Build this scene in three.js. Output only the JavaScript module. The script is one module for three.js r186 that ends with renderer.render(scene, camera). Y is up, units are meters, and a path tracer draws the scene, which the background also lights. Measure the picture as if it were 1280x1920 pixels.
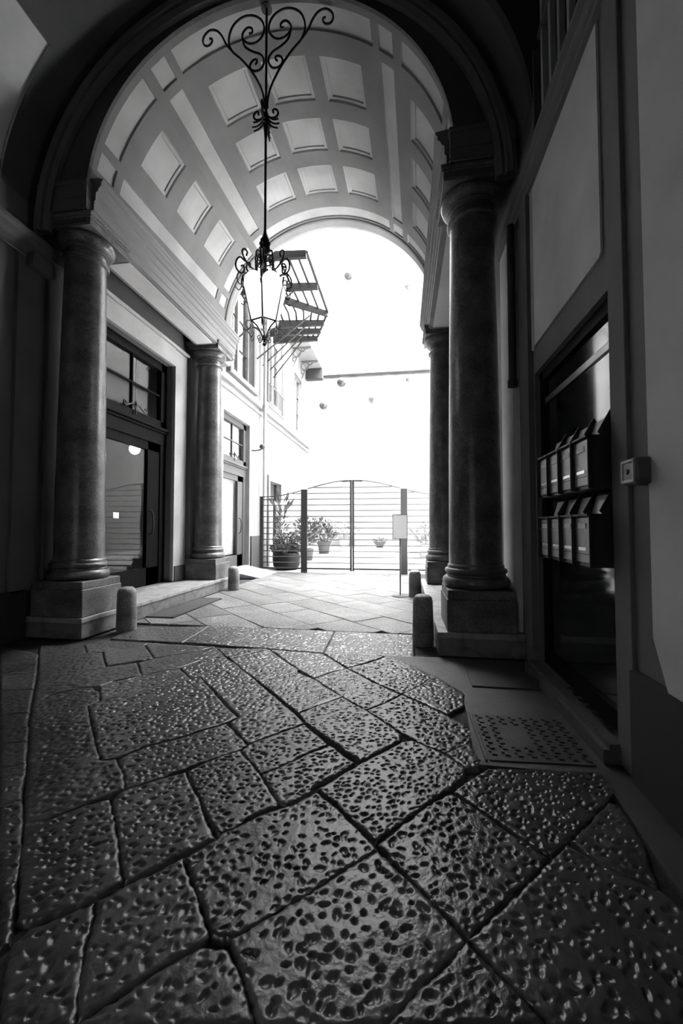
import * as THREE from 'three';
import { mergeGeometries, toCreasedNormals } from 'three/addons/utils/BufferGeometryUtils.js';
import { RoundedBoxGeometry } from 'three/addons/geometries/RoundedBoxGeometry.js';
import { RectAreaLightUniformsLib } from 'three/addons/lights/RectAreaLightUniformsLib.js';

// ---------------------------------------------------------------- camera, sky, exposure
const scene = new THREE.Scene();
const camera = new THREE.PerspectiveCamera(102.52, 1280 / 1920, 0.05, 200);
camera.position.set(0, 1.2, 0);
camera.rotation.order = 'YXZ';
camera.rotation.set(0.03635, 0.14816, 0);
scene.add(camera);
scene.background = new THREE.Color(1, 1, 1);          // flat white overcast sky
scene.backgroundIntensity = 86;
const renderer = new THREE.WebGLRenderer({ antialias: true });
renderer.toneMapping = THREE.LinearToneMapping;
renderer.toneMappingExposure = 1.0;
renderer.shadowMap.enabled = true;
RectAreaLightUniformsLib.init();

// ---------------------------------------------------------------- helpers
let seed = 7;
const rnd = () => { seed = (seed * 1664525 + 1013904223) >>> 0; return seed / 4294967296; };
const hash = (i, j, k = 0) => { let h = (i * 374761393 + j * 668265263 + k * 974634721) | 0; h = Math.imul(h ^ (h >>> 13), 1274126177); h ^= h >>> 16; return (h >>> 0) / 4294967296; };
const sm = (t) => t * t * (3 - 2 * t);
function vnoise(x, y, per = 0, k = 0) {
  const i = Math.floor(x), j = Math.floor(y), u = sm(x - i), v = sm(y - j), w = (a) => per ? ((a % per) + per) % per : a;
  const a = hash(w(i), w(j), k), b = hash(w(i + 1), w(j), k), c = hash(w(i), w(j + 1), k), d = hash(w(i + 1), w(j + 1), k);
  return a + (b - a) * u + (c - a) * v + (a - b - c + d) * u * v;
}
const fbm = (x, y, per, k, n = 4) => { let s = 0, a = 0.5, t = 0; for (let o = 0; o < n; o++) { s += a * vnoise(x, y, per, k + o); t += a; a *= 0.5; x *= 2; y *= 2; per *= 2; } return s / t; };
const DEG = Math.PI / 180;
const names = new Map();
function numbered(n) { const c = names.get(n) ?? 0; names.set(n, c + 1); return c ? `${n}_${String(c).padStart(3, '0')}` : n; }
function boxUV(g) {                                     // texture coordinates in metres, by the way each face points
  g = g.index ? g.toNonIndexed() : g;
  if (!g.attributes.normal) g.computeVertexNormals();
  const p = g.attributes.position, uv = new Float32Array(p.count * 2), a = new THREE.Vector3(), b = new THREE.Vector3(), c = new THREE.Vector3();
  for (let i = 0; i < p.count; i += 3) {
    a.fromBufferAttribute(p, i); b.fromBufferAttribute(p, i + 1).sub(a); c.fromBufferAttribute(p, i + 2).sub(a); b.cross(c);
    const nx = Math.abs(b.x), ny = Math.abs(b.y), nz = Math.abs(b.z);
    for (let j = i; j < i + 3; j++) {
      const x = p.getX(j), y = p.getY(j), z = p.getZ(j);
      if (ny >= nx && ny >= nz) { uv[2 * j] = x; uv[2 * j + 1] = z; } else if (nx >= nz) { uv[2 * j] = z; uv[2 * j + 1] = y; } else { uv[2 * j] = x; uv[2 * j + 1] = y; }
    }
  }
  g.setAttribute('uv', new THREE.BufferAttribute(uv, 2));
  for (const n of Object.keys(g.attributes)) if (!['position', 'normal', 'uv'].includes(n)) g.deleteAttribute(n);
  return g;
}
function obj(name, geoms, m, parent = scene) {
  const list = (Array.isArray(geoms) ? geoms : [geoms]).map(boxUV);
  const o = new THREE.Mesh(list.length > 1 ? mergeGeometries(list) : list[0], m);
  o.name = parent === scene ? numbered(name) : name; o.castShadow = o.receiveShadow = true;
  parent.add(o); return o;
}
function thing(name, label, category, [x, y, z] = [0, 0, 0], turn = 0, group) {
  const o = new THREE.Group(); o.name = numbered(name); o.position.set(x, y, z); o.rotation.y = turn;
  o.userData = { label, category }; if (group) o.userData.group = group; scene.add(o); return o;
}
function tag(o, label, category, group) { o.userData.label = label; o.userData.category = category; if (group) o.userData.group = group; return o; }
function struct(o, label, category) { o.userData.kind = 'structure'; o.userData.label = label; o.userData.category = category; return o; }
const bx = (x0, x1, y0, y1, z0, z1) => { const g = new THREE.BoxGeometry(Math.abs(x1 - x0), Math.abs(y1 - y0), Math.abs(z1 - z0)); g.translate((x0 + x1) / 2, (y0 + y1) / 2, (z0 + z1) / 2); return g; };
const rbx = (x0, x1, y0, y1, z0, z1, r = 0.01, s = 2) => { const g = new RoundedBoxGeometry(Math.abs(x1 - x0), Math.abs(y1 - y0), Math.abs(z1 - z0), s, r); g.translate((x0 + x1) / 2, (y0 + y1) / 2, (z0 + z1) / 2); return g; };
function shapeOf(pts, holes = []) {
  const s = new THREE.Shape(pts.map((p) => new THREE.Vector2(...p)));
  for (const h of holes) s.holes.push(new THREE.Path(h.map((p) => new THREE.Vector2(...p))));
  return s;
}
const extr = (pts, depth, holes, opt = {}) => new THREE.ExtrudeGeometry(shapeOf(pts, holes), { depth, bevelEnabled: false, curveSegments: 24, ...opt });
function remap(g, f) {                                   // moves every vertex; flips the winding when the map mirrors
  g = g.index ? g.toNonIndexed() : g; const p = g.attributes.position, v = [0, 0, 0];
  for (let i = 0; i < p.count; i++) { const q = f(p.getX(i), p.getY(i), p.getZ(i)); p.setXYZ(i, ...q); }
  const e = [f(0, 0, 0), f(1, 0, 0), f(0, 1, 0), f(0, 0, 1)].map((q) => new THREE.Vector3(...q));
  if (e[1].clone().sub(e[0]).cross(e[2].clone().sub(e[0])).dot(e[3].clone().sub(e[0])) < 0)
    for (let i = 0; i < p.count; i += 3) { const a = [p.getX(i + 1), p.getY(i + 1), p.getZ(i + 1)]; p.setXYZ(i + 1, p.getX(i + 2), p.getY(i + 2), p.getZ(i + 2)); p.setXYZ(i + 2, ...a); }
  g.computeVertexNormals(); return g;
}
const slabX = (x0, x1, pts, holes) => remap(extr(pts, x1 - x0, holes), (u, v, w) => [x0 + w, v, u]);   // outline in (z, y), thick along x
const slabZ = (z0, z1, pts, holes) => remap(extr(pts, z1 - z0, holes), (u, v, w) => [u, v, z0 + w]);   // outline in (x, y), thick along z
const slabY = (y0, y1, pts, holes) => remap(extr(pts, y1 - y0, holes), (u, v, w) => [u, y0 + w, v]);   // outline in (x, z), thick along y
const runZ = (z0, z1, profile) => slabZ(z0, z1, profile);                                              // a moulding that runs along z
const runX = (x0, x1, profile) => remap(extr(profile, x1 - x0), (u, v, w) => [x0 + w, v, u]);          // profile in (z, y), runs along x
const rect = (u0, u1, v0, v1) => [[u0, v0], [u1, v0], [u1, v1], [u0, v1]];
const lathe = (pts, n = 40) => { const g = new THREE.LatheGeometry(pts.map((p) => new THREE.Vector2(...p)), n); return g; };
const at = (g, x, y, z, ry = 0, rx = 0, rz = 0) => { if (rx) g.rotateX(rx); if (rz) g.rotateZ(rz); if (ry) g.rotateY(ry); g.translate(x, y, z); return g; };
const V = (x, y, z) => new THREE.Vector3(x, y, z);
function tube(pts, r, seg = 0, rad = 6, closed = false) {
  const c = new THREE.CatmullRomCurve3(pts.map((p) => Array.isArray(p) ? V(...p) : p), closed, 'centripetal');
  return new THREE.TubeGeometry(c, seg || pts.length * 4, r, rad, closed);
}
const rod = (a, b, r, n = 8) => tube([a, b], r, 1, n);
function ringSweep(profile, cx, cy, r, z, a0, a1, n = 48) {   // a moulding round an arch: profile in (dr, dz)
  const pos = [], P = (t, k) => { const [dr, dz] = profile[k % profile.length]; return [cx - (r + dr) * Math.cos(t), cy + (r + dr) * Math.sin(t), z + dz]; };
  for (let i = 0; i < n; i++) for (let k = 0; k < profile.length; k++) {
    const t0 = a0 + (a1 - a0) * i / n, t1 = a0 + (a1 - a0) * (i + 1) / n, A = P(t0, k), B = P(t1, k), C = P(t1, k + 1), D = P(t0, k + 1);
    pos.push(...A, ...B, ...C, ...A, ...C, ...D);
  }
  const g = new THREE.BufferGeometry(); g.setAttribute('position', new THREE.Float32BufferAttribute(pos, 3)); g.computeVertexNormals(); return g;
}
const quads = (list) => { const pos = []; for (const [a, b, c, d] of list) pos.push(...a, ...b, ...c, ...a, ...c, ...d); const g = new THREE.BufferGeometry(); g.setAttribute('position', new THREE.Float32BufferAttribute(pos, 3)); g.computeVertexNormals(); return g; };

// ---------------------------------------------------------------- textures and materials
function texture(n, f, repeat, srgb = false) {
  const d = new Uint8Array(n * n * 4);
  for (let j = 0; j < n; j++) for (let i = 0; i < n; i++) { const v = Math.max(0, Math.min(255, Math.round(255 * f(i / n, j / n)))); d.set([v, v, v, 255], 4 * (j * n + i)); }
  const t = new THREE.DataTexture(d, n, n); t.wrapS = t.wrapT = THREE.RepeatWrapping; t.magFilter = THREE.LinearFilter; t.minFilter = THREE.LinearMipmapLinearFilter; t.generateMipmaps = true;
  t.repeat.set(repeat, repeat); if (srgb) t.colorSpace = THREE.SRGBColorSpace; t.needsUpdate = true; return t;
}
// pecked stone: pits about 3 cm wide in a jittered grid
function pits(x, z, cell = 0.05, per = 0) {
  const gx = x / cell, gz = z / cell, ci = Math.floor(gx), cj = Math.floor(gz); let h = 0; const w = (a) => per ? ((a % per) + per) % per : a;
  for (let i = ci - 1; i <= ci + 1; i++) for (let j = cj - 1; j <= cj + 1; j++) {
    const a = w(i), b = w(j); if (hash(a, b, 3) < 0.1) continue;
    const px = i + 0.12 + 0.76 * hash(a, b, 1), pz = j + 0.12 + 0.76 * hash(a, b, 2), r = 0.17 + 0.19 * hash(a, b, 4), an = 3.1 * hash(a, b, 5), st = 1 + 0.6 * hash(a, b, 6);
    const dx = gx - px, dz = gz - pz, u = (dx * Math.cos(an) + dz * Math.sin(an)) / st, v = -dx * Math.sin(an) + dz * Math.cos(an), q = (u * u + v * v) / (r * r);
    if (q < 2.2) { const d = (0.55 + 0.45 * hash(a, b, 7)) * Math.exp(-1.6 * q * q); if (d > h) h = d; }
  }
  return h;
}
const T = {
  mottle: texture(512, (u, v) => 0.62 + 0.38 * fbm(u * 8, v * 8, 8, 11, 6), 1 / 1.6, true),
  grain: texture(512, (u, v) => 0.55 * fbm(u * 64, v * 64, 64, 21, 3) + 0.45 * fbm(u * 16, v * 16, 16, 31, 3), 1 / 0.6),
  plaster: texture(512, (u, v) => 0.8 + 0.2 * fbm(u * 6, v * 6, 6, 41, 6), 1 / 2.6, true),
  plasterBump: texture(512, (u, v) => fbm(u * 24, v * 24, 24, 51, 5), 1 / 1.2),
  granite: texture(512, (u, v) => 0.25 + 0.75 * fbm(u * 5, v * 5, 5, 61, 6) + 0.36 * (vnoise(u * 128, v * 128, 128, 71) - 0.5) + 0.1, 1 / 0.9, true),
  marble: texture(512, (u, v) => { const f = fbm(u * 5, v * 5, 5, 81, 6), q = Math.abs(Math.sin(9 * f + 2 * vnoise(u * 3, v * 3, 3, 91))); return 0.72 + 0.28 * Math.sqrt(q) - 0.1 * fbm(u * 32, v * 32, 32, 95, 2); }, 1 / 1.1, true),
  pitBump: texture(1024, (u, v) => 0.75 - 0.75 * pits(u * 2, v * 2, 0.05, 40) + 0.25 * fbm(u * 64, v * 64, 64, 101, 3), 1 / 2),
  wood: texture(256, (u, v) => 0.7 + 0.3 * fbm(u * 40, v * 4, 0 || 40, 111, 3), 1 / 0.7, true),
};
const mat = (v, rough = 0.8, o = {}) => new THREE.MeshStandardMaterial({ color: new THREE.Color().setRGB(v, v, v), roughness: rough, ...o });
const pl = (v, r = 0.85) => mat(v, r, { map: T.plaster, bumpMap: T.plasterBump, bumpScale: 0.0015 });
const rock = (v, rough, spec, o) => new THREE.MeshPhysicalMaterial({ color: new THREE.Color().setRGB(v, v, v), roughness: rough, specularIntensity: spec, ...o });
const M = {
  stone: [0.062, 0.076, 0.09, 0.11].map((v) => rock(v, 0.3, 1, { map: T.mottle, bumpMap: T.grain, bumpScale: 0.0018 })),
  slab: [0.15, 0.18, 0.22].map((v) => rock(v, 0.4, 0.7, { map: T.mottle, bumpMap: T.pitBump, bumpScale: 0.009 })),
  mortar: mat(0.035, 0.95, { map: T.mottle, bumpMap: T.grain, bumpScale: 0.006 }),
  cement: mat(0.09, 0.6, { map: T.mottle, bumpMap: T.grain, bumpScale: 0.003 }),
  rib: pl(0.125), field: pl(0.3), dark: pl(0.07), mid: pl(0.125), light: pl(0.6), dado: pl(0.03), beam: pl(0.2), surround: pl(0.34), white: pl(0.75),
  granite: mat(0.15, 0.32, { map: T.granite, bumpMap: T.grain, bumpScale: 0.002 }),
  plinth: mat(0.17, 0.6, { map: T.granite, bumpMap: T.grain, bumpScale: 0.0025 }),
  bollard: mat(0.3, 0.6, { map: T.granite, bumpMap: T.grain, bumpScale: 0.003 }),
  marble: mat(0.3, 0.4, { map: T.marble }),
  iron: mat(0.012, 0.5, { metalness: 0.3 }),
  steel: mat(0.02, 0.45, { metalness: 0.4 }),
  gate: mat(0.03, 0.6),
  frame: rock(0.01, 0.5, 0.05, { map: T.wood }),
  boxSide: mat(0.012, 0.5),
  boxDoor: mat(0.28, 0.42, { metalness: 0.3 }),
  paper: mat(0.75, 0.7), sheet: new THREE.MeshPhysicalMaterial({ color: new THREE.Color().setRGB(0.3, 0.3, 0.3), transmission: 0.4, thickness: 0, roughness: 1 }), chrome: mat(0.75, 0.25, { metalness: 1 }),
  glass: new THREE.MeshPhysicalMaterial({ color: 0xffffff, transmission: 1, thickness: 0, roughness: 0.0, ior: 1.4 }),
  darkGlass: new THREE.MeshPhysicalMaterial({ color: new THREE.Color().setRGB(0.008, 0.008, 0.008), roughness: 0.07, ior: 1.9 }),
  canopyGlass: new THREE.MeshPhysicalMaterial({ color: new THREE.Color().setRGB(0.5, 0.5, 0.5), transmission: 0.5, thickness: 0, roughness: 0.9 }),
  milk: new THREE.MeshStandardMaterial({ color: new THREE.Color().setRGB(0.85, 0.85, 0.85), roughness: 0.4, emissive: new THREE.Color(1, 1, 1), emissiveIntensity: 1.6 }),
  ironPlate: mat(0.05, 0.5, { bumpMap: T.grain, bumpScale: 0.002, metalness: 0.3 }),
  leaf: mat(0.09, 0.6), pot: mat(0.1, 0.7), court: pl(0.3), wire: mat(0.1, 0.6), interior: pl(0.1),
  ball: mat(0.06, 0.4), ballLight: mat(0.16, 0.4), step: mat(0.17, 0.45, { map: T.marble }), wood: mat(0.35, 0.7, { map: T.wood }),
};
// ---------------------------------------------------------------- floor: every paving stone a piece of its own
const floor = new THREE.Group(); floor.name = 'floor'; scene.add(floor);
struct(floor, 'pecked stone paving of irregular slabs with dark open joints', 'floor');
const polyDist = (P, x, z) => {                          // signed distance to an outline, negative inside
  let d = 1e9, inside = false;
  for (let i = 0, j = P.length - 1; i < P.length; j = i++) {
    const [ax, az] = P[j], [bx_, bz] = P[i], ex = bx_ - ax, ez = bz - az, t = Math.max(0, Math.min(1, ((x - ax) * ex + (z - az) * ez) / (ex * ex + ez * ez || 1e-9)));
    d = Math.min(d, Math.hypot(x - ax - ex * t, z - az - ez * t));
    if ((az > z) !== (bz > z) && x < (bx_ - ax) * (z - az) / (bz - az) + ax) inside = !inside;
  }
  return inside ? -d : d;
};
function hewnStone(P, k) {                               // a worn slab with pecked top, rounded rim and uneven edges
  const xs = P.map((p) => p[0]), zs = P.map((p) => p[1]), x0 = Math.min(...xs) - 0.02, x1 = Math.max(...xs) + 0.02, z0 = Math.min(...zs) - 0.02, z1 = Math.max(...zs) + 0.02;
  const mx = (x0 + x1) / 2, mz = (z0 + z1) / 2, dist = Math.hypot(mx, mz, 1.2);
  const res = dist < 2.1 ? 0.0043 : dist < 3 ? 0.0055 : dist < 4 ? 0.0075 : 0.01, nx = Math.ceil((x1 - x0) / res), nz = Math.ceil((z1 - z0) / res);
  const lift = (hash(k, 1, 9) - 0.5) * 0.006, tx = (hash(k, 2, 9) - 0.5) * 0.01, tz = (hash(k, 3, 9) - 0.5) * 0.01, deep = 0.0075 + 0.004 * hash(k, 4, 9);
  const E = new Float32Array((nx + 1) * (nz + 1)), Y = new Float32Array(E.length);
  for (let j = 0; j <= nz; j++) for (let i = 0; i <= nx; i++) {
    const x = x0 + i * res, z = z0 + j * res, n = j * (nx + 1) + i;
    let e = polyDist(P, x, z) + 0.002 + 0.013 * (fbm(x * 11 + k * 3, z * 11, 0, 5, 3) - 0.5) + 0.007 * (vnoise(x * 60, z * 60, 0, 8) - 0.5);
    E[n] = e;
    let y = lift + tx * (x - mx) + tz * (z - mz) + 0.007 * (fbm(x * 6, z * 6, 0, 2, 2) - 0.5);
    if (e > -0.016) { const q = Math.min(1, (e + 0.016) / 0.016); y -= 0.006 * q * q; }
    if (e > 0) y -= e * 3.2;
    else { const f = Math.min(1, -e / 0.025); y -= f * deep * pits(x + 0.014 * vnoise(x * 42, z * 42, 0, 1) + k * 0.37, z + 0.014 * vnoise(x * 42, z * 42, 0, 2) + k * 0.61, 0.03 + 0.01 * hash(k, 5, 9)); y -= 0.0022 * fbm(x * 45, z * 45, 0, 3, 2); }
    Y[n] = Math.max(y, -0.06);
  }
  const map = new Int32Array(E.length).fill(-1), pos = [], uv = [], idx = [];
  const vert = (n) => { if (map[n] < 0) { map[n] = pos.length / 3; const i = n % (nx + 1), j = (n - i) / (nx + 1); pos.push(x0 + i * res, Y[n], z0 + j * res); uv.push(x0 + i * res + k * 0.3, z0 + j * res); } return map[n]; };
  for (let j = 0; j < nz; j++) for (let i = 0; i < nx; i++) {
    const a = j * (nx + 1) + i, b = a + 1, c = a + nx + 1, d = c + 1;
    if (Math.min(E[a], E[b], E[c], E[d]) > 0.006) continue;
    const A = vert(a), B = vert(b), C = vert(c), D = vert(d); idx.push(A, C, B, B, C, D);
  }
  const g = new THREE.BufferGeometry(); g.setAttribute('position', new THREE.Float32BufferAttribute(pos, 3)); g.setAttribute('uv', new THREE.Float32BufferAttribute(uv, 2)); g.setIndex(idx); g.computeVertexNormals();
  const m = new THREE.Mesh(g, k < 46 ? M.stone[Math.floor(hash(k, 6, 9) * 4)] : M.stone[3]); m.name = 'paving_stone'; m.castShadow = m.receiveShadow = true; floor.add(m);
}
const STONES = [
[[-4.043,-3.652],[-3.424,-3.476],[-3.015,-3.048],[-3.237,-2.931]],
[[-3.237,-2.931],[-3.015,-3.048],[-2.721,-2.734],[-2.929,-2.656]],
[[-2.929,-2.656],[-2.721,-2.734],[-2.54,-2.532],[-2.405,-2.385],[-2.553,-2.319]],
[[-2.553,-2.319],[-2.405,-2.385],[-2.321,-2.285],[-2.217,-2.197],[-2.094,-2.073],[-2.206,-2.01]],
[[-2.206,-2.01],[-2.094,-2.073],[-1.98,-1.956],[-1.903,-1.88],[-1.989,-1.816]],
[[-1.989,-1.816],[-1.903,-1.88],[-1.793,-1.764],[-1.68,-1.636],[-1.729,-1.583]],
[[-1.729,-1.583],[-1.68,-1.636],[-1.66,-1.629],[-1.51,-1.482],[-1.431,-1.402],[-1.494,-1.373]],
[[-1.494,-1.373],[-1.431,-1.402],[-1.315,-1.28],[-1.231,-1.19],[-1.162,-1.114],[-1.139,-1.083],[-1.15,-1.065]],
[[-3.639,-3.712],[-3.223,-3.806],[-2.996,-3.568],[-2.868,-3.621],[-2.536,-3.248],[-2.694,-3.053],[-2.856,-2.897],[-3.405,-3.451]],
[[-2.868,-3.621],[-2.617,-3.897],[-2.269,-3.524],[-2.536,-3.248]],
[[-3.223,-3.806],[-3.201,-4.005],[-2.586,-3.987],[-2.617,-3.897],[-2.868,-3.621],[-2.996,-3.568]],
[[-2.604,-3.898],[-2.564,-3.983],[-1.862,-3.939],[-2.012,-3.772],[-2.266,-3.524]],
[[-2.348,-3.39],[-2.263,-3.514],[-2.012,-3.772],[-1.856,-3.928],[-1.645,-3.67],[-1.813,-3.53],[-1.903,-3.324],[-2.109,-3.112]],
[[-2.852,-2.89],[-2.694,-3.053],[-2.529,-3.24],[-2.348,-3.39],[-2.109,-3.112],[-2.236,-2.962],[-2.268,-2.848],[-2.401,-2.793],[-2.503,-2.677],[-2.548,-2.561],[-2.711,-2.729]],
[[-2.268,-2.848],[-2.236,-2.962],[-2.109,-3.112],[-1.903,-3.324],[-1.676,-3.096],[-1.812,-2.916],[-1.954,-2.743],[-2.074,-2.607],[-2.192,-2.739]],
[[-2.543,-2.555],[-2.495,-2.668],[-2.396,-2.786],[-2.31,-2.817],[-2.192,-2.739],[-2.088,-2.611],[-2.108,-2.533],[-1.98,-2.397],[-1.82,-2.234],[-1.672,-2.075],[-1.545,-1.953],[-1.478,-1.983],[-1.346,-1.859],[-1.267,-1.761],[-1.302,-1.717],[-1.364,-1.641],[-1.409,-1.586],[-1.458,-1.53],[-1.515,-1.496],[-1.659,-1.635],[-1.672,-1.649],[-1.784,-1.765],[-1.988,-1.973],[-2.212,-2.197],[-2.393,-2.387]],
[[-2.108,-2.533],[-2.074,-2.607],[-1.954,-2.743],[-1.812,-2.916],[-1.676,-3.096],[-1.606,-3.13],[-1.349,-2.849],[-1.172,-2.65],[-1.04,-2.525],[-1.078,-2.44],[-1.271,-2.232],[-1.408,-2.105],[-1.452,-2.018],[-1.473,-1.984],[-1.545,-1.953],[-1.672,-2.075],[-1.82,-2.234],[-1.98,-2.397]],
[[-1.903,-3.324],[-1.813,-3.53],[-1.641,-3.66],[-1.443,-3.463],[-1.112,-3.093],[-0.687,-2.616],[-0.603,-2.501],[-0.739,-2.363],[-0.858,-2.219],[-1.066,-2.441],[-1.04,-2.523],[-1.391,-2.909],[-1.606,-3.13],[-1.676,-3.096]],
[[-1.471,-1.981],[-1.452,-2.018],[-1.408,-2.105],[-1.271,-2.232],[-1.078,-2.44],[-0.858,-2.219],[-0.877,-2.166],[-0.98,-2.058],[-1.042,-2.004],[-1.099,-1.933],[-1.182,-1.841],[-1.267,-1.761],[-1.346,-1.859]],
[[-1.835,-3.906],[-1.353,-3.96],[-1.308,-3.936],[-1.474,-3.75],[-1.576,-3.617],[-1.649,-3.669]],
[[-1.576,-3.617],[-1.474,-3.75],[-1.308,-3.936],[-0.887,-3.431],[-0.871,-3.368],[-1.116,-3.103],[-1.352,-3.361]],
[[-1.312,-3.948],[-1.052,-3.927],[-0.763,-3.901],[-0.479,-3.528],[-0.616,-3.384],[-0.716,-3.255],[-0.887,-3.431]],
[[-1.116,-3.103],[-0.871,-3.368],[-0.715,-3.247],[-0.429,-2.923],[-0.556,-2.784],[-0.678,-2.625],[-0.876,-2.841]],
[[-0.715,-3.247],[-0.616,-3.384],[-0.479,-3.528],[-0.221,-3.226],[-0.015,-3.038],[-0.136,-2.862],[-0.248,-2.747],[-0.429,-2.923]],
[[-0.763,-3.901],[-0.436,-3.905],[-0.166,-3.891],[-0.315,-3.679],[-0.479,-3.528]],
[[-0.479,-3.528],[-0.315,-3.679],[-0.166,-3.891],[-0.083,-3.882],[0.105,-3.624],[0.241,-3.43],[0.119,-3.204],[-0.015,-3.038],[-0.221,-3.226]],
[[-0.015,-3.038],[0.119,-3.204],[0.244,-3.45],[0.372,-3.224],[0.439,-3.1],[0.394,-2.87],[0.277,-2.752],[0.154,-2.87]],
[[-0.248,-2.747],[-0.136,-2.862],[-0.015,-3.032],[0.154,-2.87],[0.277,-2.752],[0.372,-2.64],[0.4,-2.523],[0.363,-2.416],[0.223,-2.285],[0.124,-2.343],[-0.013,-2.471]],
[[0.363,-2.416],[0.39,-2.242],[0.37,-2.183],[0.301,-2.157],[0.223,-2.285]],
[[-0.678,-2.625],[-0.556,-2.784],[-0.428,-2.917],[-0.248,-2.747],[-0.013,-2.461],[-0.018,-2.389],[-0.18,-2.191],[-0.227,-2.15],[-0.425,-2.338],[-0.604,-2.506]],
[[-0.858,-2.219],[-0.739,-2.363],[-0.603,-2.501],[-0.417,-2.29],[-0.527,-2.156],[-0.634,-2.018],[-0.69,-1.964],[-0.874,-2.157]],
[[-0.69,-1.964],[-0.634,-2.018],[-0.527,-2.156],[-0.405,-2.283],[-0.249,-2.139],[-0.317,-2.035],[-0.419,-1.927],[-0.42,-1.874],[-0.506,-1.781],[-0.545,-1.787]],
[[-1.064,-1.931],[-0.978,-2.055],[-0.873,-2.154],[-0.689,-1.962],[-0.545,-1.781],[-0.537,-1.761],[-0.638,-1.676],[-0.668,-1.6],[-0.73,-1.564],[-0.814,-1.648],[-0.906,-1.764]],
[[-1.288,-1.701],[-1.265,-1.758],[-1.181,-1.838],[-1.064,-1.931],[-0.906,-1.764],[-0.814,-1.648],[-0.722,-1.551],[-0.823,-1.456],[-0.88,-1.379],[-0.946,-1.317],[-1.091,-1.478]],
[[-1.515,-1.496],[-1.46,-1.532],[-1.406,-1.586],[-1.364,-1.641],[-1.286,-1.698],[-1.091,-1.478],[-0.946,-1.317],[-0.989,-1.245],[-1.062,-1.19],[-1.136,-1.144],[-1.169,-1.139],[-1.312,-1.28],[-1.491,-1.465]],
[[-1.124,-1.074],[-1.118,-1.126],[-1.052,-1.18],[-0.988,-1.233],[-0.953,-1.194],[-0.913,-1.111],[-0.834,-0.993],[-0.796,-0.944],[-0.803,-0.924],[-0.965,-0.9],[-1.062,-1.002]],
[[-0.988,-1.233],[-0.934,-1.301],[-0.869,-1.362],[-0.798,-1.443],[-0.732,-1.367],[-0.658,-1.288],[-0.569,-1.184],[-0.583,-1.155],[-0.661,-1.085],[-0.733,-1.008],[-0.796,-0.944],[-0.834,-0.993],[-0.913,-1.111],[-0.953,-1.194]],
[[-0.728,-1.56],[-0.635,-1.669],[-0.531,-1.756],[-0.483,-1.785],[-0.393,-1.885],[-0.333,-1.833],[-0.223,-1.725],[-0.112,-1.61],[-0.1,-1.581],[-0.227,-1.457],[-0.352,-1.328],[-0.462,-1.221],[-0.502,-1.183],[-0.502,-1.183],[-0.566,-1.184],[-0.658,-1.288],[-0.794,-1.44],[-0.721,-1.547]],
[[-0.502,-1.183],[-0.462,-1.221],[-0.352,-1.328],[-0.227,-1.457],[-0.1,-1.581],[-0.004,-1.483],[0.117,-1.354],[0.179,-1.279],[0.057,-1.156],[-0.009,-1.084],[-0.056,-1.036],[-0.348,-0.992],[-0.43,-1.087],[-0.482,-1.15]],
[[-0.582,-1.154],[-0.509,-1.161],[-0.492,-1.154],[-0.442,-1.104],[-0.353,-0.992],[-0.803,-0.924],[-0.73,-1.004],[-0.66,-1.083]],
[[0.178,-1.277],[0.241,-1.21],[0.292,-1.157],[0.345,-1.096],[-0.054,-1.036],[-0.009,-1.082],[0.057,-1.154]],
[[0.205,-1.957],[0.242,-1.934],[0.377,-1.784],[0.462,-1.696],[0.524,-1.632],[0.348,-1.452],[0.263,-1.364],[0.182,-1.288],[0.071,-1.41],[-0.107,-1.614],[0.025,-1.773],[0.096,-1.859]],
[[-0.394,-1.893],[-0.236,-2.108],[-0.013,-2.36],[0.042,-2.398],[0.214,-2.284],[0.304,-2.158],[0.291,-2.089],[0.206,-1.964],[0.096,-1.859],[0.025,-1.773],[-0.109,-1.617],[-0.223,-1.725],[-0.334,-1.839]],
[[0.218,-1.963],[0.412,-2.174],[0.727,-2.213],[0.948,-2.231],[0.957,-2.08],[0.879,-1.99],[0.629,-1.734],[0.532,-1.637],[0.463,-1.699],[0.377,-1.786],[0.243,-1.934]],
[[0.183,-1.285],[0.348,-1.448],[0.524,-1.63],[0.609,-1.713],[0.663,-1.661],[0.739,-1.594],[0.839,-1.552],[0.878,-1.444],[0.691,-1.147],[0.345,-1.096],[0.292,-1.157],[0.241,-1.21]],
[[0.628,-1.73],[0.879,-1.99],[0.921,-1.973],[0.902,-1.775],[0.839,-1.552],[0.739,-1.594],[0.663,-1.661]],
[[-3.117,-4.034],[-3.197,-4.543],[-2.318,-4.755],[-2.277,-4.035]],
[[-2.318,-4.755],[-1.546,-4.763],[-0.79,-4.748],[-0.759,-3.911],[-1.356,-3.963],[-2.277,-4.035]],
[[-0.79,-4.748],[0.106,-4.714],[0.106,-3.91],[-0.179,-3.899],[-0.756,-3.895]]
];
STONES.forEach(hewnStone);
const clip = (P, nx, nz, c) => {                         // keeps the side nx*x + nz*z <= c of an outline
  const out = [];
  for (let i = 0; i < P.length; i++) { const a = P[i], b = P[(i + 1) % P.length], da = nx * a[0] + nz * a[1] - c, db = nx * b[0] + nz * b[1] - c; if (da <= 0) out.push(a); if ((da < 0) !== (db < 0) && da !== db) { const t = da / (da - db); out.push([a[0] + (b[0] - a[0]) * t, a[1] + (b[1] - a[1]) * t]); } }
  return out;
};
const areaOf = (P) => { let s = 0; for (let i = 0; i < P.length; i++) { const a = P[i], b = P[(i + 1) % P.length]; s += a[0] * b[1] - b[0] * a[1]; } return s / 2; };
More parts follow.
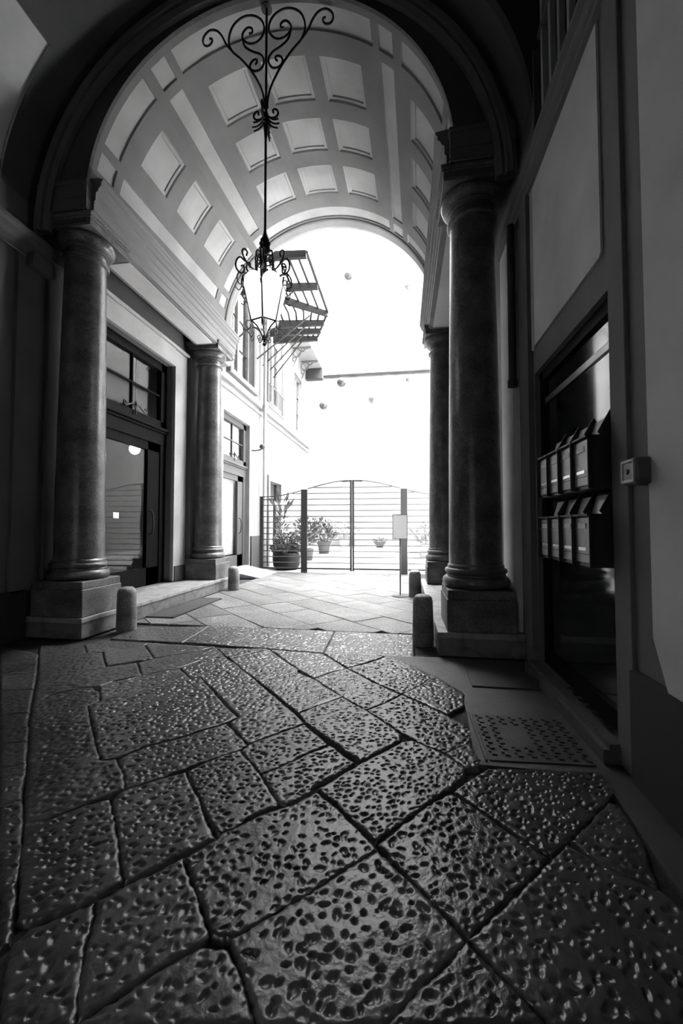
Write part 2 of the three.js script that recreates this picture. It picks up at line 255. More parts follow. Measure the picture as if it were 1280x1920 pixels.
const inset = (P, d) => { let Q = P; const s = Math.sign(areaOf(P)); for (let i = 0; i < P.length; i++) { const a = P[i], b = P[(i + 1) % P.length], l = Math.hypot(b[0] - a[0], b[1] - a[1]); if (l < 1e-4) continue; const nx = s * (b[1] - a[1]) / l, nz = -s * (b[0] - a[0]) / l; Q = clip(Q, nx, nz, nx * a[0] + nz * a[1] - d); if (Q.length < 3) return []; } return Q; };
function cutSlab(P, k) {                                 // a sawn slab with chamfered rim, for the paving further off
  const A = inset(P, 0.004), B = inset(P, 0.01); if (B.length < 3 || Math.abs(areaOf(B)) < 0.012 || A.length !== B.length) return;
  const y = (hash(k, 1, 19) - 0.5) * 0.006, list = [], tri = [];
  for (let i = 0; i < A.length; i++) { const j = (i + 1) % A.length; list.push([[A[i][0], y - 0.008, A[i][1]], [B[i][0], y, B[i][1]], [B[j][0], y, B[j][1]], [A[j][0], y - 0.008, A[j][1]]], [[A[i][0], -0.05, A[i][1]], [A[i][0], y - 0.008, A[i][1]], [A[j][0], y - 0.008, A[j][1]], [A[j][0], -0.05, A[j][1]]]); }
  for (let i = 1; i + 1 < B.length; i++) tri.push(B[0], B[i], B[i + 1]);
  const g0 = quads(list), g1 = new THREE.BufferGeometry(); g1.setAttribute('position', new THREE.Float32BufferAttribute(tri.flatMap((p) => [p[0], y, p[1]]), 3)); g1.computeVertexNormals();
  if (g1.attributes.normal.getY(0) < 0) { const p = g1.attributes.position; for (let i = 0; i < p.count; i += 3) { const a = [p.getX(i + 1), y, p.getZ(i + 1)]; p.setXYZ(i + 1, p.getX(i + 2), y, p.getZ(i + 2)); p.setXYZ(i + 2, ...a); } g1.computeVertexNormals(); }
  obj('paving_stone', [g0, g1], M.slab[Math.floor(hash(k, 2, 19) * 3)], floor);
}
function slabField(region, ang, w, salt) {               // slabs in staggered rows, cut off at the edge of a region
  const c = Math.cos(ang), s = Math.sin(ang), U = region.map((p) => p[0] * c + p[1] * s), W = region.map((p) => -p[0] * s + p[1] * c); let k = salt;
  for (let v = Math.min(...W) - 0.1; v < Math.max(...W); v += w) for (let u = Math.min(...U) - rnd(); u < Math.max(...U);) {
    const l = 0.55 + 0.55 * rnd(), q = [[u, v], [u + l, v], [u + l, v + w], [u, v + w]].map(([a, b]) => [a * c - b * s, a * s + b * c]); u += l; k++;
    let P = q; const sg = Math.sign(areaOf(region));
    for (let i = 0; i < region.length && P.length > 2; i++) { const a = region[i], b = region[(i + 1) % region.length], nx = sg * (b[1] - a[1]), nz = -sg * (b[0] - a[0]); P = clip(P, nx, nz, nx * a[0] + nz * a[1]); }
    if (P.length > 2) cutSlab(P, k);
  }
}
slabField([[-3.38, -4.76], [-3.38, -10.75], [0.31, -10.75], [0.31, -4.72]], 45 * DEG, 0.52, 1000);
slabField([[-4.1, -3.66], [-1.06, -0.87], [-4.1, -0.87]], 45 * DEG, 0.5, 2000);
slabField([[-4.1, -0.86], [1.1, -0.86], [1.1, 1.2], [-4.1, 1.2]], 45 * DEG, 0.6, 3000);
slabField([[-0.98, -0.9], [0.34, -1.02], [0.7, -1.08], [1.1, -1.09], [1.1, -0.87], [-0.98, -0.87]], 45 * DEG, 0.6, 4000);
obj('mortar_bed', bx(-4.3, 1.3, -0.2, -0.026, -11, 1.5), M.mortar, floor);
obj('cement_strip', slabY(-0.05, -0.005, [[-0.2, -3.93], [1.12, -3.93], [1.12, -0.9], [0.95, -0.9], [0.9, -1.6], [0.95, -2.21], [0.36, -2.21], [0.4, -2.75], [0.42, -3.15], [0.22, -3.42], [-0.06, -3.7]]), M.cement, floor);
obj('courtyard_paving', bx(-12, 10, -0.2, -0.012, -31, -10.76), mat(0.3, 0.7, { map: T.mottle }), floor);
obj('street_paving', bx(-12, 10, -0.2, -0.03, 1.5, 10), M.cement, floor);

// ---------------------------------------------------------------- passage vault with coffers
const VX = -1.48, vt = (z) => (-z - 4) / 4, VR = (z) => 2.0 + 0.18 * vt(z), VY = (z) => 4.86 + 0.39 * vt(z);
const vp = (th, z, d = 0) => [VX - (VR(z) + d) * Math.cos(th * DEG), VY(z) + (VR(z) + d) * Math.sin(th * DEG), z];
const strips = [[12, 18], [49, 55], [128, 134], [165, 171]], cols = [[26.5, 41.5], [63, 78.5], [83.5, 99.5], [104.5, 120], [141.5, 156.5]], rows = [[-4.67, -5.29], [-5.57, -6.18], [-6.49, -7.19]];
const ringCols = [[12, 18], [21, 45.5], [49, 55], [57.5, 125.5], [128, 134], [137.5, 162], [165, 171]], rings = [[-4.1, -4.38], [-7.58, -7.88]];
const P0 = [];
for (const c of cols) for (const r of rows) P0.push(['coffer', c, r]);
for (const s of strips) P0.push(['long_panel', s, [-4.5, -7.42]]);
for (const r of rings) for (const c of ringCols) P0.push(['arch_panel', c, r]);
const passage = new THREE.Group(); passage.name = 'ceiling'; scene.add(passage);
struct(passage, 'coffered barrel vault over the passage with pale sunk panels', 'ceiling');
{
  const th = new Set([2, 178]), zz = new Set([-4.0, -8.0]);
  for (const [, c, r] of P0) { c.forEach((v) => th.add(v)); r.forEach((v) => zz.add(v)); }
  for (let a = 2; a <= 178; a += 4) th.add(a);
  const ts = [...th].sort((a, b) => a - b), zs = [...zz].sort((a, b) => b - a), list = [];
  for (let i = 0; i + 1 < ts.length; i++) for (let j = 0; j + 1 < zs.length; j++) {
    const t = (ts[i] + ts[i + 1]) / 2, z = (zs[j] + zs[j + 1]) / 2;
    if (P0.some(([, c, r]) => t > c[0] && t < c[1] && z < r[0] && z > r[1])) continue;
    list.push([vp(ts[i], zs[j]), vp(ts[i + 1], zs[j]), vp(ts[i + 1], zs[j + 1]), vp(ts[i], zs[j + 1])]);
  }
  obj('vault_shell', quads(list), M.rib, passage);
  for (const [name, c, r] of P0) {
    const deg = (m) => m / 2.1 / DEG, lv = name === 'coffer' ? [[0, 0], [0.014, 0.022], [0.052, 0.026], [0.062, 0.042], [0.075, 0.042]] : [[0, 0], [0.006, 0.022]], q = [];
    const lines = (t) => t; const N = Math.max(2, Math.ceil((c[1] - c[0]) / 4));
    const box = ([ins, d]) => { const t0 = c[0] + deg(ins), t1 = c[1] - deg(ins), z0 = r[0] - ins, z1 = r[1] + ins; const out = []; for (let i = 0; i <= N; i++) out.push([t0 + (t1 - t0) * i / N, z0, d]); for (let i = N; i >= 0; i--) out.push([t0 + (t1 - t0) * i / N, z1, d]); return out.map((p) => vp(...p)); };
    let prev = box(lv[0]);
    for (let k = 1; k < lv.length; k++) { const cur = box(lv[k]); for (let i = 0; i < cur.length; i++) { const j = (i + 1) % cur.length; q.push([prev[i], prev[j], cur[j], cur[i]]); } prev = cur; }
    for (let i = 0; i < N; i++) q.push([prev[i], prev[i + 1], prev[2 * N - i], prev[2 * N + 1 - i]]);
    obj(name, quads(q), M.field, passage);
  }
  obj('arch_rim', ringSweep([[0.0, 0], [-0.03, -0.01], [-0.045, -0.04], [-0.045, -0.2], [0.02, -0.22], [0.06, -0.1]], VX, VY(-8), VR(-8), -7.93, 2 * DEG, 178 * DEG), M.beam, passage);
}

const arcPts = (cx, cy, r, a0, a1, n) => Array.from({ length: n + 1 }, (_, i) => { const t = (a0 + (a1 - a0) * i / n) * DEG; return [cx - r * Math.cos(t), cy + r * Math.sin(t)]; });
// ---------------------------------------------------------------- vestibule vault
const HX = -1.5, HY = 4.5, HR = 2.62, hv = (th, z, d = 0) => [HX - (HR + d) * Math.cos(th * DEG), HY + (HR + d) * Math.sin(th * DEG), z];
const vest = new THREE.Group(); vest.name = 'ceiling_vestibule'; scene.add(vest); struct(vest, 'dark barrel vault of the entrance hall in front of the arch', 'ceiling');
{
  const holes = [[0.8, 38.5, -3.56, -0.6], [141, 180.1, -3.52, -0.6]], list = [], zs = [-4.03, -3.56, -3.52, -0.6, 1.25], ts = [0, 0.8, 38.5, 141, 180];
  for (let a = 0; a <= 180; a += 4) ts.push(a); ts.sort((a, b) => a - b);
  for (let i = 0; i + 1 < ts.length; i++) for (let j = 0; j + 1 < zs.length; j++) {
    const t = (ts[i] + ts[i + 1]) / 2, z = (zs[j] + zs[j + 1]) / 2;
    if (ts[i + 1] - ts[i] < 1e-6 || holes.some(([a, b, c, d]) => t > a && t < b && z > c && z < d)) continue;
    list.push([hv(ts[i], zs[j]), hv(ts[i + 1], zs[j]), hv(ts[i + 1], zs[j + 1]), hv(ts[i], zs[j + 1])]);
  }
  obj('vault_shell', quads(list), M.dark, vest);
  const q = [], n = 12, A = (i) => 0.8 + 37.7 * i / n;
  for (let i = 0; i < n; i++) { q.push([hv(A(i), -3.56, 0.03), hv(A(i + 1), -3.56, 0.03), hv(A(i + 1), -0.6, 0.03), hv(A(i), -0.6, 0.03)]); for (const z of [-3.56, -0.6]) q.push([hv(A(i), z), hv(A(i + 1), z), hv(A(i + 1), z, 0.03), hv(A(i), z, 0.03)]); }
  q.push([hv(38.5, -3.56), hv(38.5, -0.6), hv(38.5, -0.6, 0.03), hv(38.5, -3.56, 0.03)]);
  obj('pale_panel', quads(q), M.light, vest);
  // lunette over the right wall, opening on a dark upper floor
  obj('lunette_cheek', [slabZ(-3.6, -3.52, [...arcPts(HX, HY, HR - 0.005, 141, 180, 12), [1.12, 4.2], [2.3, 4.2], [2.3, 6.15]]), slabZ(-0.6, -0.52, [...arcPts(HX, HY, HR - 0.005, 141, 180, 12), [1.12, 4.2], [2.3, 4.2], [2.3, 6.15]]), bx(0.54, 2.3, 6.12, 6.25, -3.6, -0.5), bx(2.2, 2.3, 4.2, 6.2, -3.6, -0.5), bx(1.35, 2.3, 4.14, 4.22, -3.6, -0.5)], M.dado, vest);
}
{ // the wall round the first arch
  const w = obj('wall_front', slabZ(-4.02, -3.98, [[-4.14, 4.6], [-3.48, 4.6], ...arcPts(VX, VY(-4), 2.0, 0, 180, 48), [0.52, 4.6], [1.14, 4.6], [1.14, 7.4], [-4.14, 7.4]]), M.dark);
  struct(w, 'dark plaster wall face round the front arch', 'wall');
  obj('vault_moulding', [ringSweep([[-0.17, 0], [-0.17, 0.05], [-0.12, 0.075], [-0.1, 0.05], [-0.08, 0.09], [-0.03, 0.1], [-0.01, 0.06], [0.02, 0.05], [0.02, 0]], HX, HY, 2.56, -3.98, 0, Math.PI, 64)], M.mid, w);
  for (const s of [-1, 1]) {
    const X = (a, b) => s < 0 ? [a, b] : [2 * -1.485 - b, 2 * -1.485 - a];
    obj('impost_block', [bx(...X(-4.05, -3.445), 4.72, 5.02, -4.3, -3.955), bx(...X(-4.06, -3.435), 4.72, 4.75, -4.3, -3.94), bx(...X(-4.05, -3.44), 4.86, 4.875, -4.3, -3.948), rbx(...X(-4.06, -3.43), 5.02, 5.06, -4.3, -3.935, 0.01)], M.mid, w);
  }
}
// entablature beams of the passage
const beamProfile = [[-3.86, 4.64], [-3.46, 4.64], [-3.46, 4.655], [-3.43, 4.655], [-3.43, 4.75], [-3.415, 4.76], [-3.415, 4.86], [-3.395, 4.875], [-3.395, 4.96], [-3.37, 4.975], [-3.355, 5.01], [-3.33, 5.03], [-3.33, 5.07], [-3.31, 5.085], [-3.31, 5.11], [-3.45, 5.13], [-3.86, 5.4]];
for (const s of [-1, 1]) {
  const prof = s < 0 ? beamProfile : beamProfile.map(([x, y]) => [-2.97 - x, y]).reverse();
  const b = obj(s < 0 ? 'trim_1' : 'trim_2', runZ(-7.98, -4.03, prof), M.beam);
  struct(b, s < 0 ? 'moulded plaster beam over the left columns of the passage' : 'moulded plaster beam over the right columns of the passage', 'beam');
  obj('soffit_panel', bx(s < 0 ? -3.8 : 0.53, s < 0 ? -3.5 : 0.83, 4.625, 4.645, -7.1, -4.75), M.light, b);
}

// ---------------------------------------------------------------- side walls
const wallL = obj('wall_left', slabX(-4.38, -4.1, rect(-8.2, 1.5, -0.05, 5.2), [rect(-6.8, -5.0, 0.22, 4.1)]), M.mid);
struct(wallL, 'grey plaster wall on the left with the glazed shop door', 'wall');
obj('pale_panel', slabX(-4.1, -4.085, [[-3.56, 2.66], [-3.56, 4.0], [-2.4, 4.0], [-2.4, 2.66]]), M.light, wallL);
obj('dado', bx(-4.1, -4.06, 0, 0.52, -3.95, 1.2), M.dado, wallL);
obj('pilaster', [bx(-4.1, -4.03, 0.225, 4.3, -4.72, -4.12), bx(-4.1, -4.06, 0.5, 4.2, -4.1, -3.75)], M.mid, wallL);
obj('door_surround', [bx(-4.1, -4.04, 0.24, 4.4, -7.2, -6.8), bx(-4.1, -4.04, 0.24, 4.4, -5.0, -4.72), bx(-4.1, -4.04, 4.1, 4.42, -6.8, -5.0), rbx(-4.1, -4.0, 4.42, 4.48, -7.24, -4.7, 0.02)], M.surround, wallL);
obj('base_block', bx(-4.1, -4.02, 0.225, 0.5, -7.22, -6.83), M.dado, wallL);
obj('rear_pilaster', bx(-4.1, -4.0, 0.225, 4.4, -7.95, -7.3), M.beam, wallL);
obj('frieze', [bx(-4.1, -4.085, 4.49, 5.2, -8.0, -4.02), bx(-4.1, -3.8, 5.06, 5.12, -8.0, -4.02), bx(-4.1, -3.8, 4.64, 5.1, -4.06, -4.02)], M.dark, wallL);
const cornL = [[-4.1, 4.18], [-4.04, 4.2], [-4.04, 4.26], [-4.0, 4.29], [-3.99, 4.34], [-3.96, 4.37], [-3.96, 4.41], [-4.14, 4.43]];
obj('cornice', runZ(-4.6, 1.2, cornL), M.mid, wallL);
const wallR = obj('wall_right', slabX(1.1, 1.4, [[-8.2, -0.05], [1.5, -0.05], [1.5, 4.6], [-0.6, 4.6], [-0.6, 4.22], [-3.52, 4.22], [-3.52, 4.6], [-8.2, 4.6]], [rect(-3.6, -2.33, 0.1, 2.48)]), M.mid);
struct(wallR, 'grey plaster wall on the right with mailboxes and pale panels', 'wall');
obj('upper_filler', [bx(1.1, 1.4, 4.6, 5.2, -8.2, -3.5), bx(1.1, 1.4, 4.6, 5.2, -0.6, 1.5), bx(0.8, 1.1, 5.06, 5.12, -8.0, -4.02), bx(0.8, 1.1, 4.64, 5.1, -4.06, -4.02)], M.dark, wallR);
obj('pale_panel', slabX(1.086, 1.1, [[-3.57, 2.7], [-3.57, 4.04], [-2.4, 4.04], [-2.4, 2.72], [-2.42, 2.7]]), M.light, wallR);
obj('panel_bead', [bx(1.08, 1.1, 2.68, 4.04, -3.6, -3.585), bx(1.08, 1.1, 2.68, 4.04, -3.56, -3.55)], M.light, wallR);
obj('near_panel', slabX(1.07, 1.1, [[-1.98, 4.16], [-1.98, 0.72], [-1.83, 0.4], [-0.3, 0.4], [-0.3, 4.16]]), M.light, wallR);
obj('pilaster', [rbx(1.08, 1.12, 0, 4.2, -2.325, -2.17, 0.006), bx(1.055, 1.1, 0.2, 4.2, -3.83, -3.63)], M.mid, wallR);
obj('pale_pilaster', bx(1.04, 1.1, 0.225, 4.04, -4.5, -4.05), M.light, wallR);
obj('dado', [bx(1.06, 1.1, 0, 0.52, -2.16, 1.2)], M.dado, wallR);
obj('sill', [bx(1.0, 1.4, 0, 0.07, -3.66, -2.3), bx(1.03, 1.4, 0.07, 0.1, -3.64, -2.3)], M.cement, wallR);
obj('vent', bx(0.995, 1.01, 0.005, 0.055, -3.45, -3.3), M.steel, wallR);
obj('cornice', runZ(-4.6, 1.2, [[1.12, 4.03], [1.06, 4.05], [1.06, 4.09], [1.045, 4.1], [1.03, 4.12], [1.03, 4.155], [1.0, 4.17], [1.0, 4.2], [1.12, 4.215]].reverse()), M.mid, wallR);
// the hall behind the camera, closed but for the street doorway
const back = obj('wall_back', slabZ(1.2, 1.5, [[-7, -0.05], [-1.9, -0.05], [-1.9, 2.4], [-1.3, 2.4], [-1.3, -0.05], [4, -0.05], [4, 9], [-7, 9]]), M.mid);
struct(back, 'plaster wall behind the viewer with the street doorway', 'wall');
// outer shell of the building above and beside the passage
const shell = obj('wall_outer', [bx(-7.2, -7, -0.05, 9, -8.25, 1.5), bx(4, 4.2, -0.05, 9, -8.25, 1.5), bx(-7.2, 4.2, 9, 9.3, -8.25, 1.5), bx(-7, -4.38, -0.2, 0.2, -8.2, 1.5), bx(-7, -4.38, 5.0, 5.2, -8.2, 1.5), bx(1.4, 4, -0.2, 0, -8.2, 1.5)], M.interior);
struct(shell, 'outer walls and roof of the building over the passage', 'wall');
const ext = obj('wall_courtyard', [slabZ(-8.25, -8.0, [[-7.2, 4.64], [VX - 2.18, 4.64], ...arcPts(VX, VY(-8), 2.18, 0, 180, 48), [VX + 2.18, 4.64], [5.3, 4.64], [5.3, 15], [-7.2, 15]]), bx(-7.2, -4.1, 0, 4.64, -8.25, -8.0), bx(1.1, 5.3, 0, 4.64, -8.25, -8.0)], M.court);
struct(ext, 'courtyard face of the building round the rear arch', 'wall');

// ---------------------------------------------------------------- podiums and columns
for (const s of [-1, 1]) {
  const h = 0.22, x0 = s < 0 ? -4.1 : 0.315, x1 = s < 0 ? -3.385 : 1.1;
  const p = thing('stone_podium', s < 0 ? 'low marble podium under the left pair of columns' : 'low marble podium under the right pair of columns', 'podium');
  obj('riser', bx(s < 0 ? x0 : x0 + 0.012, s < 0 ? x1 - 0.012 : x1, 0, h - 0.05, -7.95, -3.97), M.step, p);
  obj('tread', rbx(x0, x1, h - 0.055, h, -7.97, -3.955, 0.008), M.marble, p);
}
function column(x, z, label) {
  const t = thing('stone_column', label, 'column', [x, 0.22, z]);
  obj('plinth', [rbx(-0.315, 0.315, 0, 0.3, -0.315, 0.315, 0.012), rbx(-0.305, 0.305, 0.295, 0.385, -0.305, 0.305, 0.012)], M.plinth, t);
  const tor = (r, y, h, n = 8) => Array.from({ length: n + 1 }, (_, i) => { const a = -Math.PI / 2 + Math.PI * i / n; return [r - h / 2 + Math.cos(a) * h / 2, y + h / 2 + Math.sin(a) * h / 2]; });
  const L = (g) => toCreasedNormals(g, 0.6);
  obj('base_moulding', L(lathe([[0, 0.38], ...tor(0.325, 0.385, 0.115), [0.285, 0.5], [0.285, 0.515], ...tor(0.3, 0.52, 0.055), [0.272, 0.578], [0.272, 0.6], [0.255, 0.62]])), M.granite, t);
  const sh = []; for (let i = 0; i <= 16; i++) { const q = i / 16; sh.push([0.257 - 0.042 * Math.pow(q, 1.5), 0.615 + q * 3.46]); }
  obj('shaft', L(lathe(sh, 48)), M.granite, t);
  obj('capital', L(lathe([[0.215, 4.07], [0.225, 4.075], ...tor(0.248, 4.08, 0.045), [0.225, 4.128], [0.216, 4.14], [0.216, 4.2], [0.24, 4.205], [0.24, 4.222], [0.255, 4.226], [0.255, 4.24], [0.275, 4.25], [0.298, 4.28], [0.308, 4.31], [0.305, 4.335], [0.28, 4.35], [0, 4.35]])), M.granite, t);
  obj('abacus', [bx(-0.31, 0.31, 4.35, 4.44, -0.31, 0.31), rbx(-0.325, 0.325, 4.43, 4.46, -0.325, 0.325, 0.008), rbx(-0.34, 0.34, 4.455, 4.5, -0.34, 0.34, 0.01)], M.plinth, t);
}
column(-3.73, -4.3, 'tall granite column standing in front of the glazed shop door, left foreground');
column(0.72, -4.3, 'thick dark granite column next to the mailboxes');
column(-3.73, -7.5, 'granite column on the left nearer the gate, past the shop door');
column(0.72, -7.5, 'granite column on the right nearer the gate, half hidden by the front one');
// ---------------------------------------------------------------- glazed doors
function shopDoor(name, label, z0, z1, y0, y1, x, fm) {  // a tall glazed door with fanlight; the frame sits back in the wall
  const g = new THREE.Group(); g.name = name; scene.add(g); struct(g, label, 'door');
  const yt = y0 + (y1 - y0) * 0.66, zc = (z0 + z1) / 2, X0 = x - 0.2, X1 = x - 0.13;
  obj('frame', [bx(X0, X1 + 0.02, y0, y1, z0, z0 + 0.16), bx(X0, X1 + 0.02, y0, y1, z1 - 0.16, z1), bx(X0, X1 + 0.02, y1 - 0.14, y1, z0, z1)], fm, g);
  obj('transom', [bx(X0, X1 + 0.03, yt - 0.14, yt + 0.1, z0, z1), rbx(X0, X1 + 0.09, yt + 0.1, yt + 0.15, z0, z1, 0.012), rbx(X0, X1 + 0.06, yt + 0.06, yt + 0.1, z0, z1, 0.01), bx(X0, X1 + 0.02, yt + 0.15, yt + 0.28, z0, z1)], fm, g);
  const pw = (z1 - z0) / 2 - 0.16, ph = (y1 - 0.14 - yt - 0.28) / 2;
  for (const a of [0, 1]) for (const b of [0, 1]) obj('fanlight_pane', bx(x - 0.17, x - 0.164, yt + 0.28 + b * ph, yt + 0.28 + (b + 1) * ph, z0 + 0.16 + a * pw, z0 + 0.16 + (a + 1) * pw), M.glass, g);
  obj('muntin', [bx(X0 + 0.01, X1 - 0.01, yt + 0.28, y1 - 0.14, zc - 0.012, zc + 0.012), bx(X0 + 0.01, X1 - 0.01, yt + 0.28 + ph - 0.012, yt + 0.28 + ph + 0.012, z0 + 0.16, z1 - 0.16)], fm, g);
  const sc = [];
  for (const s of [-1, 1]) sc.push(tube([[0, 0.02, 0], [0, 0.09, s * 0.06], [0, 0.05, s * 0.16], [0, 0.02, s * 0.24], [0, 0.06, s * 0.29], [0, 0.09, s * 0.25], [0, 0.065, s * 0.23]].map(([a, b, c]) => [X1 + 0.05, yt + 0.27 + b, zc + c]), 0.013, 28));
  sc.push(at(new THREE.SphereGeometry(0.035, 10, 8), X1 + 0.05, yt + 0.36, zc), rod([X1 + 0.05, yt + 0.2, zc], [X1 + 0.05, yt + 0.42, zc], 0.012));
  obj('iron_scroll', sc, M.iron, g);
  const u0 = z0 + 0.16, u1 = z1 - 0.16;
  const d = obj('door_leaf', [bx(X0 + 0.005, X1, y0, yt - 0.14, u0, u0 + 0.33), bx(X0 + 0.005, X1, y0, yt - 0.14, u1 - 0.12, u1), bx(X0 + 0.005, X1, y0, y0 + 0.3, u0, u1), bx(X0 + 0.005, X1, yt - 0.28, yt - 0.14, u0, u1)], fm, g);
  obj('glass_pane', bx(x - 0.17, x - 0.164, y0 + 0.3, yt - 0.28, u0 + 0.33, u1 - 0.12), M.glass, d);
  obj('handle', tube([[X1 + 0.01, y0 + 0.85, u0 + 0.27], [X1 + 0.06, y0 + 0.88, u0 + 0.27], [X1 + 0.06, y0 + 1.22, u0 + 0.27], [X1 + 0.01, y0 + 1.25, u0 + 0.27]], 0.012, 20), M.iron, d);
  return g;
}
shopDoor('door_1', 'tall dark glazed shop door with fanlight between the left columns', -6.8, -5.0, 0.22, 4.1, -4.1, M.frame);
{ // a glass globe inside the shop
  const t = thing('globe_lamp', 'round white globe lamp seen through the shop door glass', 'lamp', [-5.0, 2.67, -7.05]);
  obj('globe', new THREE.SphereGeometry(0.1, 20, 14), new THREE.MeshStandardMaterial({ color: 0xffffff, emissive: 0xffffff, emissiveIntensity: 1.5 }), t);
  obj('stem', rod([0, 0.09, 0], [0, 2.33, 0], 0.012), M.iron, t);
  const l = new THREE.PointLight(0xffffff, 0.6, 0, 2); l.position.set(0.0, -0.14, 0); l.castShadow = true; l.shadow.radius = 4; t.add(l);
  const c = thing('shop_counter', 'dark counter inside the shop behind the door glass', 'counter', [-6.2, 0.2, -6.0]);
  obj('body', bx(-0.35, 0.35, 0, 0.95, -0.9, 0.9), M.frame, c); obj('top', rbx(-0.4, 0.4, 0.95, 1.0, -0.95, 0.95, 0.01), M.marble, c);
  const s = obj('shop_notice', bx(-4.276, -4.272, 1.33, 1.42, -5.68, -5.56), M.paper); tag(s, 'small white notice stuck inside the shop door glass', 'notice');
}
{ // the dark glass door behind the mailboxes
  const g = new THREE.Group(); g.name = 'door_2'; scene.add(g); struct(g, 'dark glass door with steel edge behind the mailboxes', 'door');
  obj('frame', [bx(1.14, 1.2, 0.1, 2.48, -3.6, -3.54), bx(1.14, 1.2, 2.4, 2.48, -3.6, -2.33), bx(1.14, 1.2, 0.1, 0.2, -3.6, -2.33)], M.frame, g);
  obj('glass_pane', bx(1.165, 1.175, 0.2, 2.4, -3.54, -2.35), M.darkGlass, g);
  obj('steel_rail', rbx(1.15, 1.18, 2.2, 2.25, -3.54, -2.35, 0.006), mat(0.3, 0.25, { metalness: 1 }), g);
  obj('steel_edge', bx(1.155, 1.18, 0.2, 2.4, -2.355, -2.332), mat(0.6, 0.35, { metalness: 1 }), g);
}

// ---------------------------------------------------------------- mailboxes
function mailbox(x, y, z, label) {
  const t = thing('mailbox', label, 'mailbox', [x, y, z], 0, 'mailboxes on the glass door'), w = 0.0975;
  obj('body', [bx(-0.155, 0, 0, 0.285, -w, w), bx(-0.17, -0.15, 0, 0.285, w - 0.006, w), bx(-0.185, -0.15, 0, 0.285, -w, -w + 0.006), bx(-0.18, -0.15, 0.275, 0.285, -w, w)], M.boxSide, t);
  const d = obj('door', rbx(-0.163, -0.154, 0.02, 0.265, -w + 0.009, w - 0.013, 0.003), M.boxDoor, t);
  obj('lid_line', bx(-0.1645, -0.162, 0.066, 0.07, -w + 0.012, w - 0.016), M.boxSide, d);
  obj('name_plate', rbx(-0.168, -0.162, 0.205, 0.235, -0.05, 0.045, 0.002), M.paper, t);
  obj('lock', at(new THREE.CylinderGeometry(0.009, 0.009, 0.012, 14), -0.166, 0.2, -w + 0.02, 0, 0, Math.PI / 2), M.chrome, t);
  obj('slot_plate', [rbx(-0.168, -0.162, 0.085, 0.104, -0.055, 0.05, 0.002)], M.chrome, t);
  obj('roof', slabZ(-w + 0.006, w - 0.006, [[-0.08, 0.28], [-0.048, 0.39], [-0.005, 0.335], [-0.005, 0.28]]), M.boxDoor, t);
  obj('gable_plate', slabZ(w - 0.007, w, [[-0.1, 0.28], [-0.118, 0.3], [-0.1, 0.335], [-0.054, 0.418], [-0.046, 0.418], [-0.01, 0.35], [0, 0.3], [0, 0.28]]), M.boxSide, t);
}
const ord = ['nearest', 'second', 'third', 'farthest'];
for (const [row, y] of [['upper', 1.405], ['lower', 0.985]]) for (let k = 0; k < 4; k++)
  mailbox(1.14, y, -2.432 - 0.198 * k, `${['nearest', 'second nearest', 'third nearest', 'farthest'][k]} dark metal mailbox of the ${row} row on the right wall`);
{
  const t = thing('intercom', 'small weathered call box on the right wall beside the mailboxes', 'call box', [1.1, 1.39, -2.02]);
  obj('housing', rbx(-0.09, 0.03, 0, 0.12, -0.06, 0.06, 0.015, 3), mat(0.05, 0.5), t);
  obj('rim', [rbx(-0.098, -0.085, 0.008, 0.112, -0.054, -0.04, 0.004), rbx(-0.098, -0.085, 0.008, 0.112, 0.04, 0.054, 0.004), rbx(-0.098, -0.085, 0.008, 0.022, -0.054, 0.054, 0.004), rbx(-0.098, -0.085, 0.098, 0.112, -0.054, 0.054, 0.004)], mat(0.25, 0.4), t);
  obj('face_plate', bx(-0.093, -0.088, 0.022, 0.098, -0.04, 0.04), mat(0.12, 0.5), t);
  obj('button', at(new THREE.CylinderGeometry(0.012, 0.012, 0.01, 16), -0.096, 0.058, -0.005, 0, 0, Math.PI / 2), M.steel, t);
}
{ // railing of the upper floor over the right wall
  const t = thing('upper_railing', 'row of upright bars above the cornice of the right wall', 'railing', [1.16, 4.22, 0]);
  obj('top_rail', rbx(-0.03, 0.03, 1.05, 1.1, -3.5, -0.62, 0.008), M.mid, t);
  obj('bottom_rail', bx(-0.02, 0.02, 0.06, 0.1, -3.5, -0.62), M.mid, t);
  for (let z = -3.42; z < -0.65; z += 0.175) obj('bar', rbx(-0.022, 0.022, 0, 1.75, z - 0.022, z + 0.022, 0.005), M.surround, t);
}
{ // cable box and conduit under the left cornice, pipe beside the right column
  const t = thing('junction_box', 'small grey junction box under the left cornice', 'box', [-4.03, 4.06, -3.98]);
  obj('case', rbx(-0.03, 0.06, 0, 0.16, -0.14, 0.14, 0.008), M.mid, t); obj('lid', rbx(0.055, 0.068, 0.008, 0.152, -0.132, 0.132, 0.004), M.mid, t);
  tag(obj('conduit', tube([[-4.03, 4.14, -3.8], [-4.03, 4.15, -3], [-4.03, 4.15, -1], [-4.03, 4.15, 1.1]], 0.012, 12), M.mid), 'thin conduit running along under the left cornice to the box', 'pipe');
  tag(obj('drain_pipe', [rod([1.015, 2.5, -3.96], [1.015, 4.03, -3.96], 0.035, 12), at(new THREE.CylinderGeometry(0.045, 0.045, 0.06, 12), 1.015, 2.53, -3.96)], M.dado), 'dark upright pipe on the wall behind the right column', 'pipe');
}

